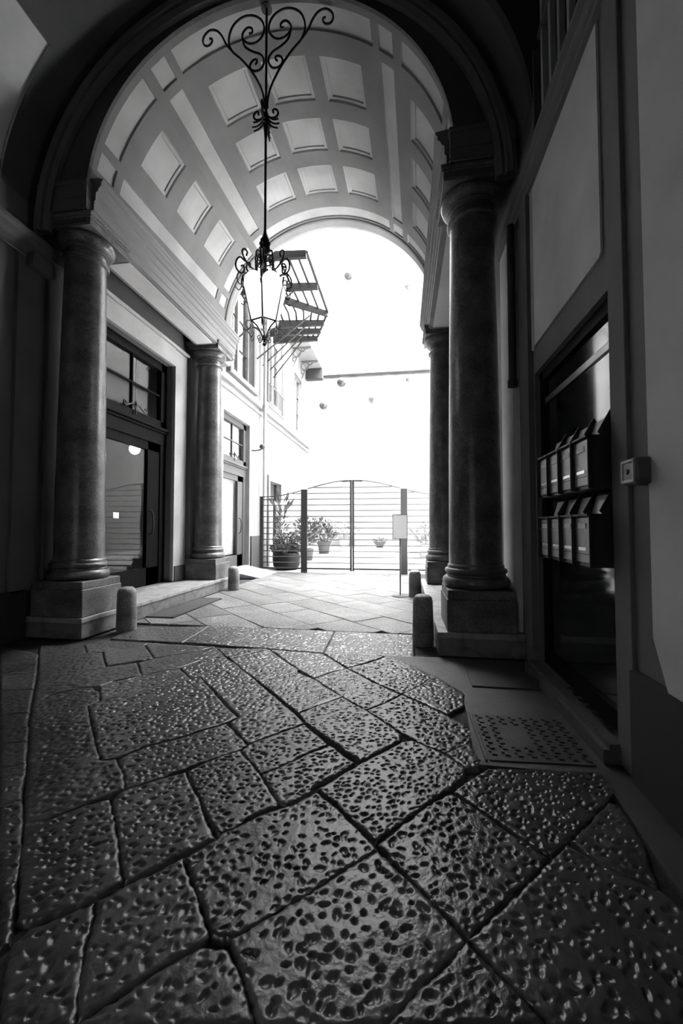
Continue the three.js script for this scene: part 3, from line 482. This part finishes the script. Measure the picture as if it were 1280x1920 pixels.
// ---------------------------------------------------------------- hanging lantern
{
  const LX = -1.442, LZ = -4.12, t = thing('hanging_lantern', 'wrought iron hexagonal lantern with milk glass hanging on a scrolled rod', 'lantern', [LX, 0, LZ]);
  const top = 6.8, S = 0.00127, r = 0.0115;
  obj('rod', [rod([0, 4.1, 0], [0, top + 0.08, 0], 0.014), at(new THREE.CylinderGeometry(0.05, 0.06, 0.03, 16), 0, top + 0.07, 0)], M.iron, t);
  const side = (s, pts, rr = r) => tube(pts.map(([x, y]) => { const dx = (x - 615); return [s * dx * S * 0.98, top + 0.03 - (y + 0.19 * dx - 100) * S, 0]; }), rr, pts.length * 5);
  const heart = [[628, 960], [632, 890], [650, 800], [690, 700], [760, 570], [850, 440], [925, 350], [960, 260], [955, 180], [920, 110], [860, 75], [790, 72], [715, 105], [660, 165], [636, 240], [655, 310], [710, 345], [775, 330], [825, 280], [838, 235], [815, 195], [785, 182], [752, 200], [742, 228], [755, 248], [772, 240]];
  const ess = [[838, 255], [810, 345], [740, 415], [670, 465], [638, 520], [640, 565], [670, 602], [715, 600], [752, 572], [762, 530], [738, 498], [705, 500], [697, 525], [715, 538]];
  const whisk = [[925, 350], [985, 265], [1030, 165], [1080, 100], [1140, 75], [1190, 100], [1208, 145], [1190, 195], [1150, 210], [1122, 190], [1122, 158], [1145, 150]];
  const curl = [[628, 1035], [668, 1048], [708, 1035], [726, 1002], [708, 972], [682, 976], [682, 1000]];
  for (const s of [-1, 1]) { obj('scroll', side(s, heart), M.iron, t); obj('scroll', side(s, ess), M.iron, t); obj('scroll', side(s, whisk), M.iron, t); }
  const lf = []; for (const s of [-1, 1]) { lf.push(side(s, curl)); for (const p of [[[628, 1030], [660, 1052], [700, 1060], [728, 1052]], [[628, 1050], [655, 1080], [695, 1098], [738, 1092]], [[624, 1070], [645, 1105], [680, 1128], [722, 1134]]]) lf.push(side(s, p, 0.009)); }
  obj('leaf_cluster', [...lf, ...lf.map((g) => g.clone().rotateY(Math.PI / 2)), at(lathe([[0.005, 0.16], [0.03, 0.1], [0.034, 0.02], [0.02, -0.1], [0.012, -0.2]], 12), 0, top - 1.24, 0)], M.iron, t);
  obj('knob', at(lathe([[0.012, 4.44], [0.02, 4.38], [0.035, 4.34], [0.05, 4.32], [0.045, 4.3], [0.062, 4.28], [0.05, 4.25], [0.06, 4.225], [0.05, 4.19], [0.03, 4.17], [0.02, 4.1]], 14), 0, -0.055, 0), M.iron, t);
  const yt = 3.83, yb = 3.41, Rt = 0.245, Rb = 0.145, hex = (R, y, k) => [R * Math.sin(k * 60 * DEG), y, R * Math.cos(k * 60 * DEG)];
  const yaw = 0.2, body = new THREE.Group(); body.name = 'lantern_body'; body.rotation.y = yaw; body.position.y = -0.055; t.add(body);
  const bars = [], crown = [], low = [];
  for (let k = 0; k < 6; k++) {
    // one milk glass pane, straight sides and a round head
    const A = V(...hex(Rb, yb, k)), B = V(...hex(Rb, yb, k + 1)), C = V(...hex(Rt, yt, k)), D = V(...hex(Rt, yt, k + 1)), mid = (p, q, f) => p.clone().lerp(q, f);
    const bot = mid(A, B, 0.5), ax = B.clone().sub(A).normalize(), up = mid(C, D, 0.5).sub(bot), H = up.length(); up.normalize();
    const w0 = A.distanceTo(B) / 2 - 0.008, w1 = C.distanceTo(D) / 2 - 0.008, n = ax.clone().cross(up).normalize(), out = [[-w0, 0], [w0, 0], [w1 * 0.97, H * 0.82]];
    for (let i = 1; i < 12; i++) { const a = Math.PI * i / 12; out.push([w1 * 0.97 * Math.cos(a), H * 0.82 + Math.sin(a) * 0.115]); }
    out.push([-w1 * 0.97, H * 0.82]);
    const g = remap(extr(out, 0.005), (u, v, w) => { const p = bot.clone().addScaledVector(ax, u).addScaledVector(up, v).addScaledVector(n, w); return [p.x, p.y, p.z]; });
    obj('milk_glass', g, M.milk, body);
    bars.push(rod(hex(Rb, yb, k), hex(Rt, yt + 0.02, k), 0.009), rod(hex(Rb, yb, k), hex(Rb, yb, k + 1), 0.009));
    const c = Math.sin(k * 60 * DEG), d = Math.cos(k * 60 * DEG), rad = (pts, rr = 0.0095) => tube(pts.map(([q, y]) => [q * c, y, q * d]), rr, pts.length * 4);
    const radc = (pts, rr) => rad(pts.map(([q, y]) => [q, 4.17 - (4.17 - y) * 1.3]), rr);
    crown.push(radc([[0.03, 4.17], [0.085, 4.18], [0.1, 4.12], [0.1, 4.0], [0.1, 3.92]]), radc([[0.1, 4.14], [0.07, 4.13], [0.055, 4.1], [0.07, 4.07], [0.088, 4.09], [0.075, 4.105]], 0.006));
    crown.push(radc([[0.1, 4.0], [0.16, 4.02], [0.215, 4.06], [0.25, 4.12], [0.225, 4.15], [0.195, 4.13], [0.205, 4.1]]), radc([[0.215, 4.05], [0.27, 4.07], [0.31, 4.03], [0.31, 3.97], [0.26, 3.94], [0.225, 3.97], [0.235, 4.01], [0.26, 4.0]]));
    crown.push(radc([[0.245, 3.95], [0.285, 3.94], [0.3, 3.89], [0.275, 3.85], [0.25, 3.86]], 0.006), radc([[0.1, 3.96], [0.16, 3.93], [0.2, 3.95], [0.245, 3.95]], 0.006), radc([[0.24, 3.86], [0.28, 3.8], [0.32, 3.82]], 0.005));
    low.push(rad([[0.145, 3.41], [0.11, 3.39], [0.05, 3.33], [0.012, 3.24]]), rad([[0.145, 3.41], [0.19, 3.39], [0.2, 3.34], [0.17, 3.31], [0.145, 3.34], [0.16, 3.365]], 0.006), rad([[0.165, 3.32], [0.18, 3.28], [0.155, 3.26], [0.14, 3.285]], 0.005), rad([[0.015, 3.25], [0.06, 3.22], [0.075, 3.255], [0.055, 3.275], [0.045, 3.255]], 0.005));
  }
  obj('corner_bars', bars, M.iron, body); obj('crown_scrolls', crown, M.iron, body);
  for (const y of [4.105, 3.85]) obj('crown_ring', at(new THREE.TorusGeometry(0.1, 0.008, 6, 30), 0, y, 0, 0, Math.PI / 2), M.iron, body);
  obj('lower_scrolls', [...low, rod([0, 3.18, 0], [0, 3.42, 0], 0.012), at(new THREE.SphereGeometry(0.02, 10, 8), 0, 3.19, 0)], M.iron, body);
  obj('core_rod', rod([0, 3.4, 0], [0, 4.2, 0], 0.014), M.iron, body);
  const l = new THREE.PointLight(0xffffff, 1.2, 0, 2); l.position.set(0, 3.3, 0.0); l.castShadow = true; l.shadow.radius = 4; t.add(l);
}

// ---------------------------------------------------------------- bollards, covers, mats, sign
function bollard(x, z, h, lean, label) {
  const t = lathe([[0, -0.02], [0.105, -0.02], [0.108, 0.05], [0.104, h * 0.6], [0.102, h - 0.07], [0.092, h - 0.03], [0.065, h - 0.006], [0.03, h], [0, h + 0.002]], 20);
  const p = t.attributes.position; for (let i = 0; i < p.count; i++) { const q = 1 + 0.05 * (vnoise(p.getY(i) * 9 + x * 7, Math.atan2(p.getX(i), p.getZ(i)) * 2.2, 0, 4) - 0.5); p.setXYZ(i, p.getX(i) * q, p.getY(i), p.getZ(i) * q); }
  t.computeVertexNormals(); const o = obj('stone_bollard', toCreasedNormals(t, 1), M.bollard); o.position.set(x, 0, z); o.rotation.z = lean; tag(o, label, 'bollard', 'stone bollards');
}
bollard(-3.2, -4.42, 0.5, 0, 'pale stone bollard in front of the near left column base');
bollard(-3.2, -7.5, 0.45, 0, 'stone bollard by the far left column');
bollard(0.2, -4.38, 0.5, 0, 'dark stone bollard in front of the near right column base');
bollard(0.2, -7.2, 0.46, 0, 'stone bollard by the far right column');
{
  const c = thing('manhole_cover', 'iron access cover with raised tread marks below the mailboxes', 'manhole cover', [0.7, 0, -2.52]);
  const q = [[-0.265, 0.27], [0.255, 0.245], [0.29, -0.3], [-0.27, -0.25]];
  obj('plate', slabY(-0.03, 0.002, q), M.ironPlate, c); obj('rim', [-0.275].map((x) => bx(x - 0.012, x, -0.03, 0.006, -0.27, 0.28)), M.ironPlate, c);
  for (let i = 0; i < 8; i++) for (let j = 0; j < 8; j++) {
    const x = -0.235 + i * 0.066, z = -0.215 + j * 0.06; if (i > 1 && i < 4 && j > 1 && j < 6) continue;
    obj('tread_mark', [bx(x - 0.006, x + 0.006, 0.001, 0.009, z - 0.018, z + 0.018), bx(x - 0.02, x, 0.001, 0.009, z - 0.018, z - 0.009), bx(x, x + 0.02, 0.001, 0.009, z + 0.009, z + 0.018)], M.ironPlate, c);
  }
  const d = thing('manhole_cover', 'plain iron access cover at the foot of the right column base', 'manhole cover', [0.76, 0, -3.5]);
  obj('plate', slabY(-0.03, 0.003, [[-0.25, 0.24], [0.26, 0.24], [0.28, -0.36], [-0.24, -0.36]]), M.ironPlate, d); obj('rim', [bx(-0.25, 0.26, -0.02, 0.007, 0.235, 0.25)], M.ironPlate, d);
  const m = thing('door_mat', 'dark flat mat on the paving before the shop step', 'mat', [-3.18, 0, -5.78]);
  obj('pile', rbx(-0.19, 0.19, 0, 0.016, -0.72, 0.72, 0.006), mat(0.03, 0.95, { bumpMap: T.grain, bumpScale: 0.004 }), m);
  obj('edging', [bx(-0.2, -0.186, 0, 0.018, -0.73, 0.73), bx(0.186, 0.2, 0, 0.018, -0.73, 0.73), bx(-0.2, 0.2, 0, 0.018, 0.716, 0.73), bx(-0.2, 0.2, 0, 0.018, -0.73, -0.716)], M.steel, m);
  const s = thing('sign_stand', 'slim stand holding a sheet of paper in front of the gate', 'sign', [-0.05, 0, -7.25]);
  obj('foot', at(lathe([[0, 0], [0.15, 0], [0.15, 0.006], [0.02, 0.014], [0, 0.014]], 24), 0, 0.004, 0), M.steel, s); obj('post', rod([0, 0, 0], [0, 1.02, -0.02], 0.011), M.steel, s);
  obj('frame', [bx(-0.13, -0.122, 0, 0.43, -0.006, 0.006), bx(0.122, 0.13, 0, 0.43, -0.006, 0.006), bx(-0.13, 0.13, 0, 0.008, -0.006, 0.006), bx(-0.13, 0.13, 0.422, 0.43, -0.006, 0.006)].map((g) => at(g, 0, 0.99, 0, 0, -0.05)), M.steel, s); obj('sheet', at(quads([[[-0.124, 0.006, 0], [0.124, 0.006, 0], [0.124, 0.424, 0], [-0.124, 0.424, 0]]]), 0, 0.99, 0, 0, -0.05), M.sheet, s);
  const rp = obj('door_ramp', runZ(-10.56, -9.2, [[-4.09, 0], [-3.28, 0], [-3.28, 0.01], [-4.09, 0.17]]), M.wood); tag(rp, 'low wooden ramp up to the second glazed door', 'ramp');
}

// ---------------------------------------------------------------- gate
const GZ = -10.6, topAt = (x) => { const u = Math.max(0, 1 - Math.abs(x + 1.3) / 2.3); return 2.02 + 0.41 * sm(Math.min(1, u * 1.02)); };
for (const [x, label] of [[-2.58, 'wide flat gate post left of the gate leaves'], [0.03, 'wide flat gate post right of the gate leaves, behind the paper sign']]) {
  const t = thing('gate_post', label, 'post', [x, 0, GZ]); obj('plate', rbx(-0.085, 0.085, 0, topAt(x), -0.02, 0.02, 0.006), M.gate, t); obj('foot', bx(-0.06, 0.06, -0.01, 0.05, -0.05, 0.05), M.gate, t);
}
function leaf(name, x0, x1, label, cat, stile) {
  const t = thing(name, label, cat, [0, 0, GZ]);
  obj('bottom_rail', bx(x0, x1, 0.09, 0.13, -0.02, 0.02), M.gate, t);
  const pts = []; for (let i = 0; i <= 12; i++) { const x = x0 + (x1 - x0) * i / 12; pts.push([x, topAt(x) - 0.01, 0]); }
  obj('top_rail', tube(pts, 0.014, 24), M.gate, t);
  for (let y = 0.26; y < 2.45; y += 0.152) { // each bar ends where the curved top begins
    let a = x0, b = x1; while (topAt(a) < y + 0.03 && a < b) a += 0.02; while (topAt(b) < y + 0.03 && a < b) b -= 0.02;
    if (b - a > 0.15) obj('bar', rod([a, y, 0], [b, y, 0], 0.013, 6), M.gate, t);
  }
  for (const [a, b, y0] of stile) obj('stile', rbx(a, b, y0, topAt((a + b) / 2), -0.018, 0.018, 0.005), M.gate, t);
}
leaf('gate_leaf', -2.49, -1.31, 'left leaf of the iron gate with level bars and curved top', 'gate', [[-1.36, -1.31, 0.05]]);
leaf('gate_leaf', -1.3, -0.06, 'right leaf of the iron gate with level bars and curved top', 'gate', [[-1.3, -1.25, 0.05]]);
leaf('iron_fence', -3.8, -2.67, 'short iron fence between the left gate post and the wall', 'fence', [[-3.8, -3.7, 0]]);
leaf('iron_fence', 0.12, 1.05, 'short iron fence right of the gate, behind the right columns', 'fence', [[1.0, 1.05, 0]]);
// ---------------------------------------------------------------- courtyard beyond the gate
{
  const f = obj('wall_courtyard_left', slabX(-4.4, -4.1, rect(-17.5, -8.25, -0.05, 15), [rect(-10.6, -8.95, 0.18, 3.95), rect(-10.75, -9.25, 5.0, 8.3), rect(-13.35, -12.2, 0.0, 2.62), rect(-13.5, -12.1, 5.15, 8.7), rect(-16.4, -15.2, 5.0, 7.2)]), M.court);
  struct(f, 'sunlit white courtyard facade on the left beyond the arch', 'wall');
  obj('rooms_behind', [bx(-7.4, -7.2, -0.05, 15, -17.5, -8.25), bx(-7.2, -4.4, 14.9, 15.1, -17.5, -8.25), bx(-7.2, -4.4, 4.4, 4.6, -17.5, -8.25), bx(-7.2, -4.4, -0.1, 0.15, -17.5, -8.25), bx(-7.2, -4.4, -0.05, 15, -17.5, -17.3)], M.interior, f);
  obj('string_course', [rbx(-4.12, -4.0, 4.62, 4.78, -17.5, -8.26, 0.02), bx(-4.12, -4.05, 4.45, 4.5, -17.5, -8.26)], M.court, f);
  obj('dado', bx(-4.12, -4.06, 0, 0.95, -11.6, -10.68), M.dark, f);
  obj('window_surround', [bx(-4.12, -4.04, 4.9, 8.4, -9.25, -9.1), bx(-4.12, -4.04, 4.9, 8.4, -10.9, -10.75), rbx(-4.12, -3.98, 4.86, 5.0, -10.95, -9.05, 0.02), bx(-4.12, -4.04, 5.05, 8.8, -12.1, -11.95), bx(-4.12, -4.04, 5.05, 8.8, -13.65, -13.5), bx(-4.12, -4.04, 0, 2.8, -12.2, -12.05), bx(-4.12, -4.04, 0, 2.8, -13.5, -13.35), bx(-4.12, -4.04, 2.62, 2.8, -13.35, -12.2)], M.beam, f);
  const b = obj('wall_courtyard_back', [bx(-12, 10, -0.05, 10.8, -25.9, -25.5), bx(-12, 10, 10.8, 11.0, -25.9, -25.2), bx(-9.3, -9, -0.05, 15, -25.5, -17.5), bx(-9.3, -4.4, -0.05, 15, -17.8, -17.5)], pl(0.17)); struct(b, 'white back building of the courtyard below its cornice line', 'wall');
  struct(obj('wall_upper_storeys', bx(-12, 10, 11.0, 28, -26.2, -25.7), pl(0.1)), 'upper storeys of the courtyard back building above the cornice line', 'wall');
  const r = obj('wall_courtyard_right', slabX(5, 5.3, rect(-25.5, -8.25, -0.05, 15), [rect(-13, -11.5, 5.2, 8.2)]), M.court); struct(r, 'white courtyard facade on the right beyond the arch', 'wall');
  obj('cornice', rbx(4.8, 5.02, 8.5, 8.7, -25.5, -8.3, 0.03), M.court, r);
}
shopDoor('door_3', 'pale glazed door with fanlight in the courtyard facade by the gate', -10.6, -8.95, 0.18, 3.95, -4.1, mat(0.07, 0.5));
tag(obj('door_curtain', bx(-4.36, -4.35, 0.5, 3.9, -10.5, -9.05), pl(0.5)), 'pale curtain hanging behind the glazed door by the gate', 'curtain');
function sash(n, z0, z1, y0, y1, x, label) {
  const g = new THREE.Group(); g.name = `window_${n}`; scene.add(g); struct(g, label, 'window');
  const zc = (z0 + z1) / 2, fm = M.wood;
  obj('frame', [bx(x - 0.2, x - 0.1, y0, y1, z0, z0 + 0.07), bx(x - 0.2, x - 0.1, y0, y1, z1 - 0.07, z1), bx(x - 0.2, x - 0.1, y0, y0 + 0.07, z0, z1), bx(x - 0.2, x - 0.1, y1 - 0.07, y1, z0, z1), bx(x - 0.19, x - 0.1, y0, y1, zc - 0.05, zc + 0.05)], fm, g);
  const k = Math.round((y1 - y0) / 0.75), h = (y1 - y0 - 0.14) / k;
  for (let i = 0; i < k; i++) for (const s of [0, 1]) obj('pane', bx(x - 0.16, x - 0.154, y0 + 0.07 + i * h + 0.01, y0 + 0.07 + (i + 1) * h - 0.01, s ? zc + 0.05 : z0 + 0.07, s ? z1 - 0.07 : zc - 0.05), M.glass, g);
  obj('muntin', Array.from({ length: k - 1 }, (_, i) => bx(x - 0.17, x - 0.135, y0 + 0.07 + (i + 1) * h - 0.014, y0 + 0.07 + (i + 1) * h + 0.014, z0 + 0.07, z1 - 0.07)), M.gate, g);
  obj('white_blind', bx(x - 0.27, x - 0.26, y0, y1, z0, z1), M.white, g);
}
sash(1, -10.75, -9.25, 5.0, 8.3, -4.1, 'tall window of the courtyard facade right behind the arch');
sash(2, -13.5, -12.1, 5.15, 8.7, -4.1, 'second tall window along the courtyard facade, above its low railing');
sash(3, -16.4, -15.2, 5.0, 7.2, -4.1, 'far small window of the courtyard facade under the balcony');
{
  const d = new THREE.Group(); d.name = 'door_4'; scene.add(d); struct(d, 'open courtyard doorway with half lowered grey shutter behind the plants', 'door');
  obj('shutter', bx(-4.3, -4.27, 2.1, 2.62, -13.35, -12.2), M.dark, d); obj('frame', [bx(-4.3, -4.2, 0, 2.62, -12.28, -12.2), bx(-4.3, -4.2, 0, 2.62, -13.35, -13.27)], M.gate, d); obj('leaf', bx(-4.34, -4.3, 0, 2.1, -13.27, -12.28), M.court, d);
  tag(obj('rain_pipe', [rod([-3.94, 0, -11.35], [-3.94, 6.9, -11.35], 0.05, 12), at(new THREE.CylinderGeometry(0.062, 0.062, 0.06, 12), -3.94, 4.6, -11.35)], mat(0.35, 0.6)), 'grey rain pipe down the courtyard facade left of the gate', 'pipe');
  const r = thing('window_railing', 'low iron railing before the second courtyard window', 'railing', [-4.02, 4.8, -12.8]);
  obj('rail', [bx(-0.015, 0.015, 0.78, 0.81, -0.8, 0.8), bx(-0.015, 0.015, 0.08, 0.1, -0.8, 0.8)], M.wire, r);
  for (let k = 0; k <= 10; k++) obj('bar', rod([0, 0, -0.78 + k * 0.156], [0, 0.8, -0.78 + k * 0.156], 0.009, 6), M.wire, r);
  const c = thing('security_camera', 'small camera on an arm at the corner of the pale glazed door', 'camera', [-4.1, 3.3, -10.75]);
  obj('arm', tube([[0, 0, 0], [0.15, 0, 0], [0.27, 0.03, 0], [0.3, 0.07, 0]], 0.018, 16), M.gate, c); obj('housing', at(new THREE.SphereGeometry(0.075, 14, 10), 0.3, 0.1, 0), M.gate, c);
}
{ // glass canopy on iron beams
  const t = thing('glass_canopy', 'glass canopy on dark iron beams over the courtyard facade', 'canopy'), y = (x) => 7.36 - 0.07 * (x + 4.1);
  const outer = (z) => z > -11.1 ? -2.05 : -2.05 - 0.63 * (-11.1 - z) / 1.6, beams = [-8.55, -9.75, -11.1, -11.6, -12.1, -12.6];
  for (const z of beams) obj('beam', quads([0].flatMap(() => { const a = -4.1, b = outer(z), hip = z === -11.1 ? 1.6 : 0, A = (x, h, d) => [x, y(x) + h, z + d + hip * (b - x) / (b - a)], w = 0.05, H = 0.24; return [[A(a, -H, w), A(b, -H * 0.6, w), A(b, 0, w), A(a, 0, w)], [A(a, -H, -w), A(a, 0, -w), A(b, 0, -w), A(b, -H * 0.6, -w)], [A(a, -H, w), A(a, -H, -w), A(b, -H * 0.6, -w), A(b, -H * 0.6, w)], [A(a, 0, w), A(b, 0, w), A(b, 0, -w), A(a, 0, -w)], [A(b, -H * 0.6, w), A(b, -H * 0.6, -w), A(b, 0, -w), A(b, 0, w)]]; })), M.iron, t);
  for (let i = 0; i + 1 < beams.length; i++) {
    const z0 = beams[i], z1 = beams[i + 1], n = 9;
    for (let k = 0; k < n; k++) { const X = (z, f) => -4.1 + (outer(z) + 4.1) * f, a0 = X(z0, k / n), a1 = X(z1, k / n), b0 = X(z0, (k + 1) / n), b1 = X(z1, (k + 1) / n);
      obj('glass_pane', quads([[[a0, y(a0), z0], [b0, y(b0), z0], [b1, y(b1), z1], [a1, y(a1), z1]]]), M.canopyGlass, t);
      obj('glazing_bar', rod([b0, y(b0) - 0.01, z0], [b1, y(b1) - 0.01, z1], k === n - 1 ? 0.034 : 0.028, 6), M.iron, t); }
  }
  for (const z of [-9.75, -11.1, -11.6, -12.1, -12.6]) obj('strut', rod([-4.1, 6.0, z], [outer(z) - 0.5, 7.15, z], 0.022, 8), M.gate, t);
}
{ // balcony further along
  const t = thing('courtyard_balcony', 'white balcony on ringed iron brackets at the far end of the facade', 'balcony', [-4.1, 8.0, 0]);
  obj('slab', rbx(0, 0.72, 0, 0.18, -17.2, -14.4, 0.02), M.court, t); obj('end_beam', bx(0, 0.72, -0.45, 0, -17.3, -17.0), M.gate, t); obj('parapet', bx(0.62, 0.72, 0.18, 1.1, -17.2, -14.4), M.court, t);
  for (const z of [-14.9, -16.2]) { const br = obj('bracket', [bx(0, 0.72, -0.05, 0, z - 0.02, z + 0.02), tube([[0.7, -0.05, z], [0.45, -0.12, z], [0.2, -0.35, z], [0.03, -0.75, z]], 0.02, 16)], M.wire, t); obj('ring', [at(new THREE.TorusGeometry(0.15, 0.018, 6, 20), 0.17, -0.22, z), at(new THREE.TorusGeometry(0.07, 0.015, 6, 16), 0.4, -0.12, z), at(new THREE.TorusGeometry(0.07, 0.015, 6, 16), 0.08, -0.46, z)], M.wire, br); }
}
{ // balls hung on cords from cables across the courtyard
  for (const [z, label] of [[-13, 'thin cable across the courtyard above the nearer hanging balls'], [-14, 'thin cable across the courtyard above the lone pale ball'], [-15, 'thin cable across the courtyard above the farther hanging balls']]) tag(obj('suspension_cable', rod([-4.1, 11.1, z], [5, 11.1, z], 0.006, 6), M.wire), label, 'cable');
  const B = [[-1.712, 9.409, -13, 0.15, M.ball, 'grey ball hanging highest above the courtyard'], [0.226, 8.9, -13, 0.14, M.ballLight, 'pale ball hanging high near the right side of the arch'], [-1.94, 5.88, -13, 0.15, M.ball, 'grey ball hanging above the dark one, left of centre'], [-2.927, 5.76, -15, 0.16, mat(0.06, 0.2), 'dark ball hanging lowest on the left above the gate'], [-0.923, 5.29, -13, 0.15, M.ballLight, 'pale ball hanging low over the middle of the gate'], [0.242, 6.245, -14, 0.13, M.ballLight, 'pale ball hanging low near the right columns']];
  for (const [x, y, z, r, m, label] of B) { const t = thing('hanging_ball', label, 'ball', [x, y, z], 0, 'balls hung over the courtyard'); obj('ball', new THREE.SphereGeometry(r, 24, 16), m, t); obj('cap', at(new THREE.CylinderGeometry(0.03, 0.03, 0.04, 10), 0, r, 0), M.gate, t); obj('cord', rod([0, r, 0], [0, 11.13 - y, 0], 0.003, 5), M.wire, t); }
}
// potted plants
function leaves(n, rx, ry, rz, y0, size, salt, spiky = 0) {
  const pos = [];
  for (let i = 0; i < n; i++) {
    const a = 6.283 * hash(i, 1, salt), u = hash(i, 2, salt) * 2 - 1, q = Math.cbrt(hash(i, 3, salt)), s = Math.sqrt(1 - u * u), c = V(rx * q * s * Math.cos(a), y0 + ry + ry * q * u, rz * q * s * Math.sin(a));
    const d = V(Math.cos(a) * (0.5 + s), 0.3 + hash(i, 4, salt) + spiky, Math.sin(a) * (0.5 + s)).normalize(), w = V(hash(i, 5, salt) - 0.5, hash(i, 6, salt) - 0.5, hash(i, 7, salt) - 0.5).cross(d).normalize(), L = size * (0.7 + 0.6 * hash(i, 8, salt)), W = L * (spiky ? 0.12 : 0.28);
    const p = [c, c.clone().addScaledVector(d, L * 0.5).addScaledVector(w, W), c.clone().addScaledVector(d, L), c.clone().addScaledVector(d, L * 0.5).addScaledVector(w, -W)];
    for (const k of [0, 1, 2, 0, 2, 3]) pos.push(p[k].x, p[k].y, p[k].z);
  }
  const g = new THREE.BufferGeometry(); g.setAttribute('position', new THREE.Float32BufferAttribute(pos, 3)); g.computeVertexNormals(); return g;
}
function plant(x, z, pot, shape, label, m = M.leaf, pm = M.pot) {
  const t = thing('potted_plant', label, 'plant', [x, 0, z]);
  obj('pot', lathe(pot, 20), pm, t); const h = Math.max(...pot.map((p) => p[1])), R = pot[pot.length - 1][0];
  obj('soil', at(new THREE.CylinderGeometry(R * 0.9, R * 0.9, 0.02, 16), 0, h - 0.04, 0), M.mortar, t);
  shape.forEach((s, i) => obj(i ? 'branch_foliage' : 'foliage', leaves(...s), m, t));
  obj('stem', rod([0, h - 0.06, 0], [0, h + shape[0][2], 0], 0.015, 6), M.iron, t);
}
plant(-3.3, -11.45, [[0, 0], [0.3, 0], [0.38, 0.1], [0.4, 0.38], [0.36, 0.46], [0.35, 0.46]], [[900, 0.44, 0.16, 0.4, 0.4, 0.09, 1], [700, 0.36, 0.22, 0.34, 0.6, 0.08, 2]], 'round dark pot with a dense low bush left behind the gate', M.leaf, M.iron);
plant(-3.62, -12.0, [[0, 0], [0.14, 0], [0.18, 0.3], [0.17, 0.32]], [[90, 0.13, 0.8, 0.13, 0.35, 0.2, 3, 0.5], [26, 0.2, 0.3, 0.2, 1.5, 0.34, 4, 1.2]], 'tall spiky climbing plant by the courtyard doorway');
plant(-3.45, -14.6, [[0, 0], [0.2, 0], [0.26, 0.4], [0.25, 0.42]], [[260, 0.42, 0.4, 0.42, 0.75, 0.16, 5], [120, 0.3, 0.2, 0.3, 0.5, 0.14, 6]], 'leafy shrub in a pot just left of the left gate post');
plant(-3.55, -18.4, [[0, 0], [0.22, 0], [0.3, 0.45], [0.38, 0.55], [0.36, 0.55]], [[220, 0.55, 0.35, 0.5, 0.5, 0.2, 7], [60, 0.3, 0.3, 0.3, 1.0, 0.2, 8]], 'potted shrub seen through the left gate leaf');
plant(-3.5, -24.5, [[0, 0], [0.25, 0], [0.3, 0.4], [0.29, 0.42]], [[180, 0.75, 0.4, 0.6, 0.6, 0.25, 9]], 'far pale shrub beside the middle of the gate', mat(0.3, 0.7), mat(0.5, 0.7));
plant(-1.35, -24.3, [[0, 0], [0.2, 0], [0.2, 0.1], [0.42, 0.35], [0.4, 0.36]], [[120, 0.4, 0.1, 0.35, 0.32, 0.12, 10]], 'shallow bowl planter seen through the right gate leaf');
plant(0.9, -16.6, [[0, 0], [0.25, 0], [0.32, 0.5], [0.31, 0.52]], [[220, 0.5, 0.4, 0.5, 0.5, 0.2, 12]], 'potted shrub at the right edge behind the columns', mat(0.25, 0.7), mat(0.4, 0.7));
{
  const t = thing('garden_table', 'small grey table right of the gate in the courtyard', 'table', [0.3, 0, -19.5]);
  obj('top', rbx(-0.6, 0.6, 0.68, 0.74, -0.4, 0.4, 0.01), mat(0.35, 0.6), t); for (const [a, b] of [[-1, -1], [-1, 1], [1, -1], [1, 1]]) obj('leg', rod([a * 0.55, 0, b * 0.35], [a * 0.55, 0.7, b * 0.35], 0.02, 6), mat(0.35, 0.6), t);
}
// house across the street behind the viewer
struct(obj('wall_street', bx(-12, 10, -0.05, 11, 9.5, 10), M.mid), 'house front across the street behind the viewer', 'wall');
renderer.render(scene, camera);
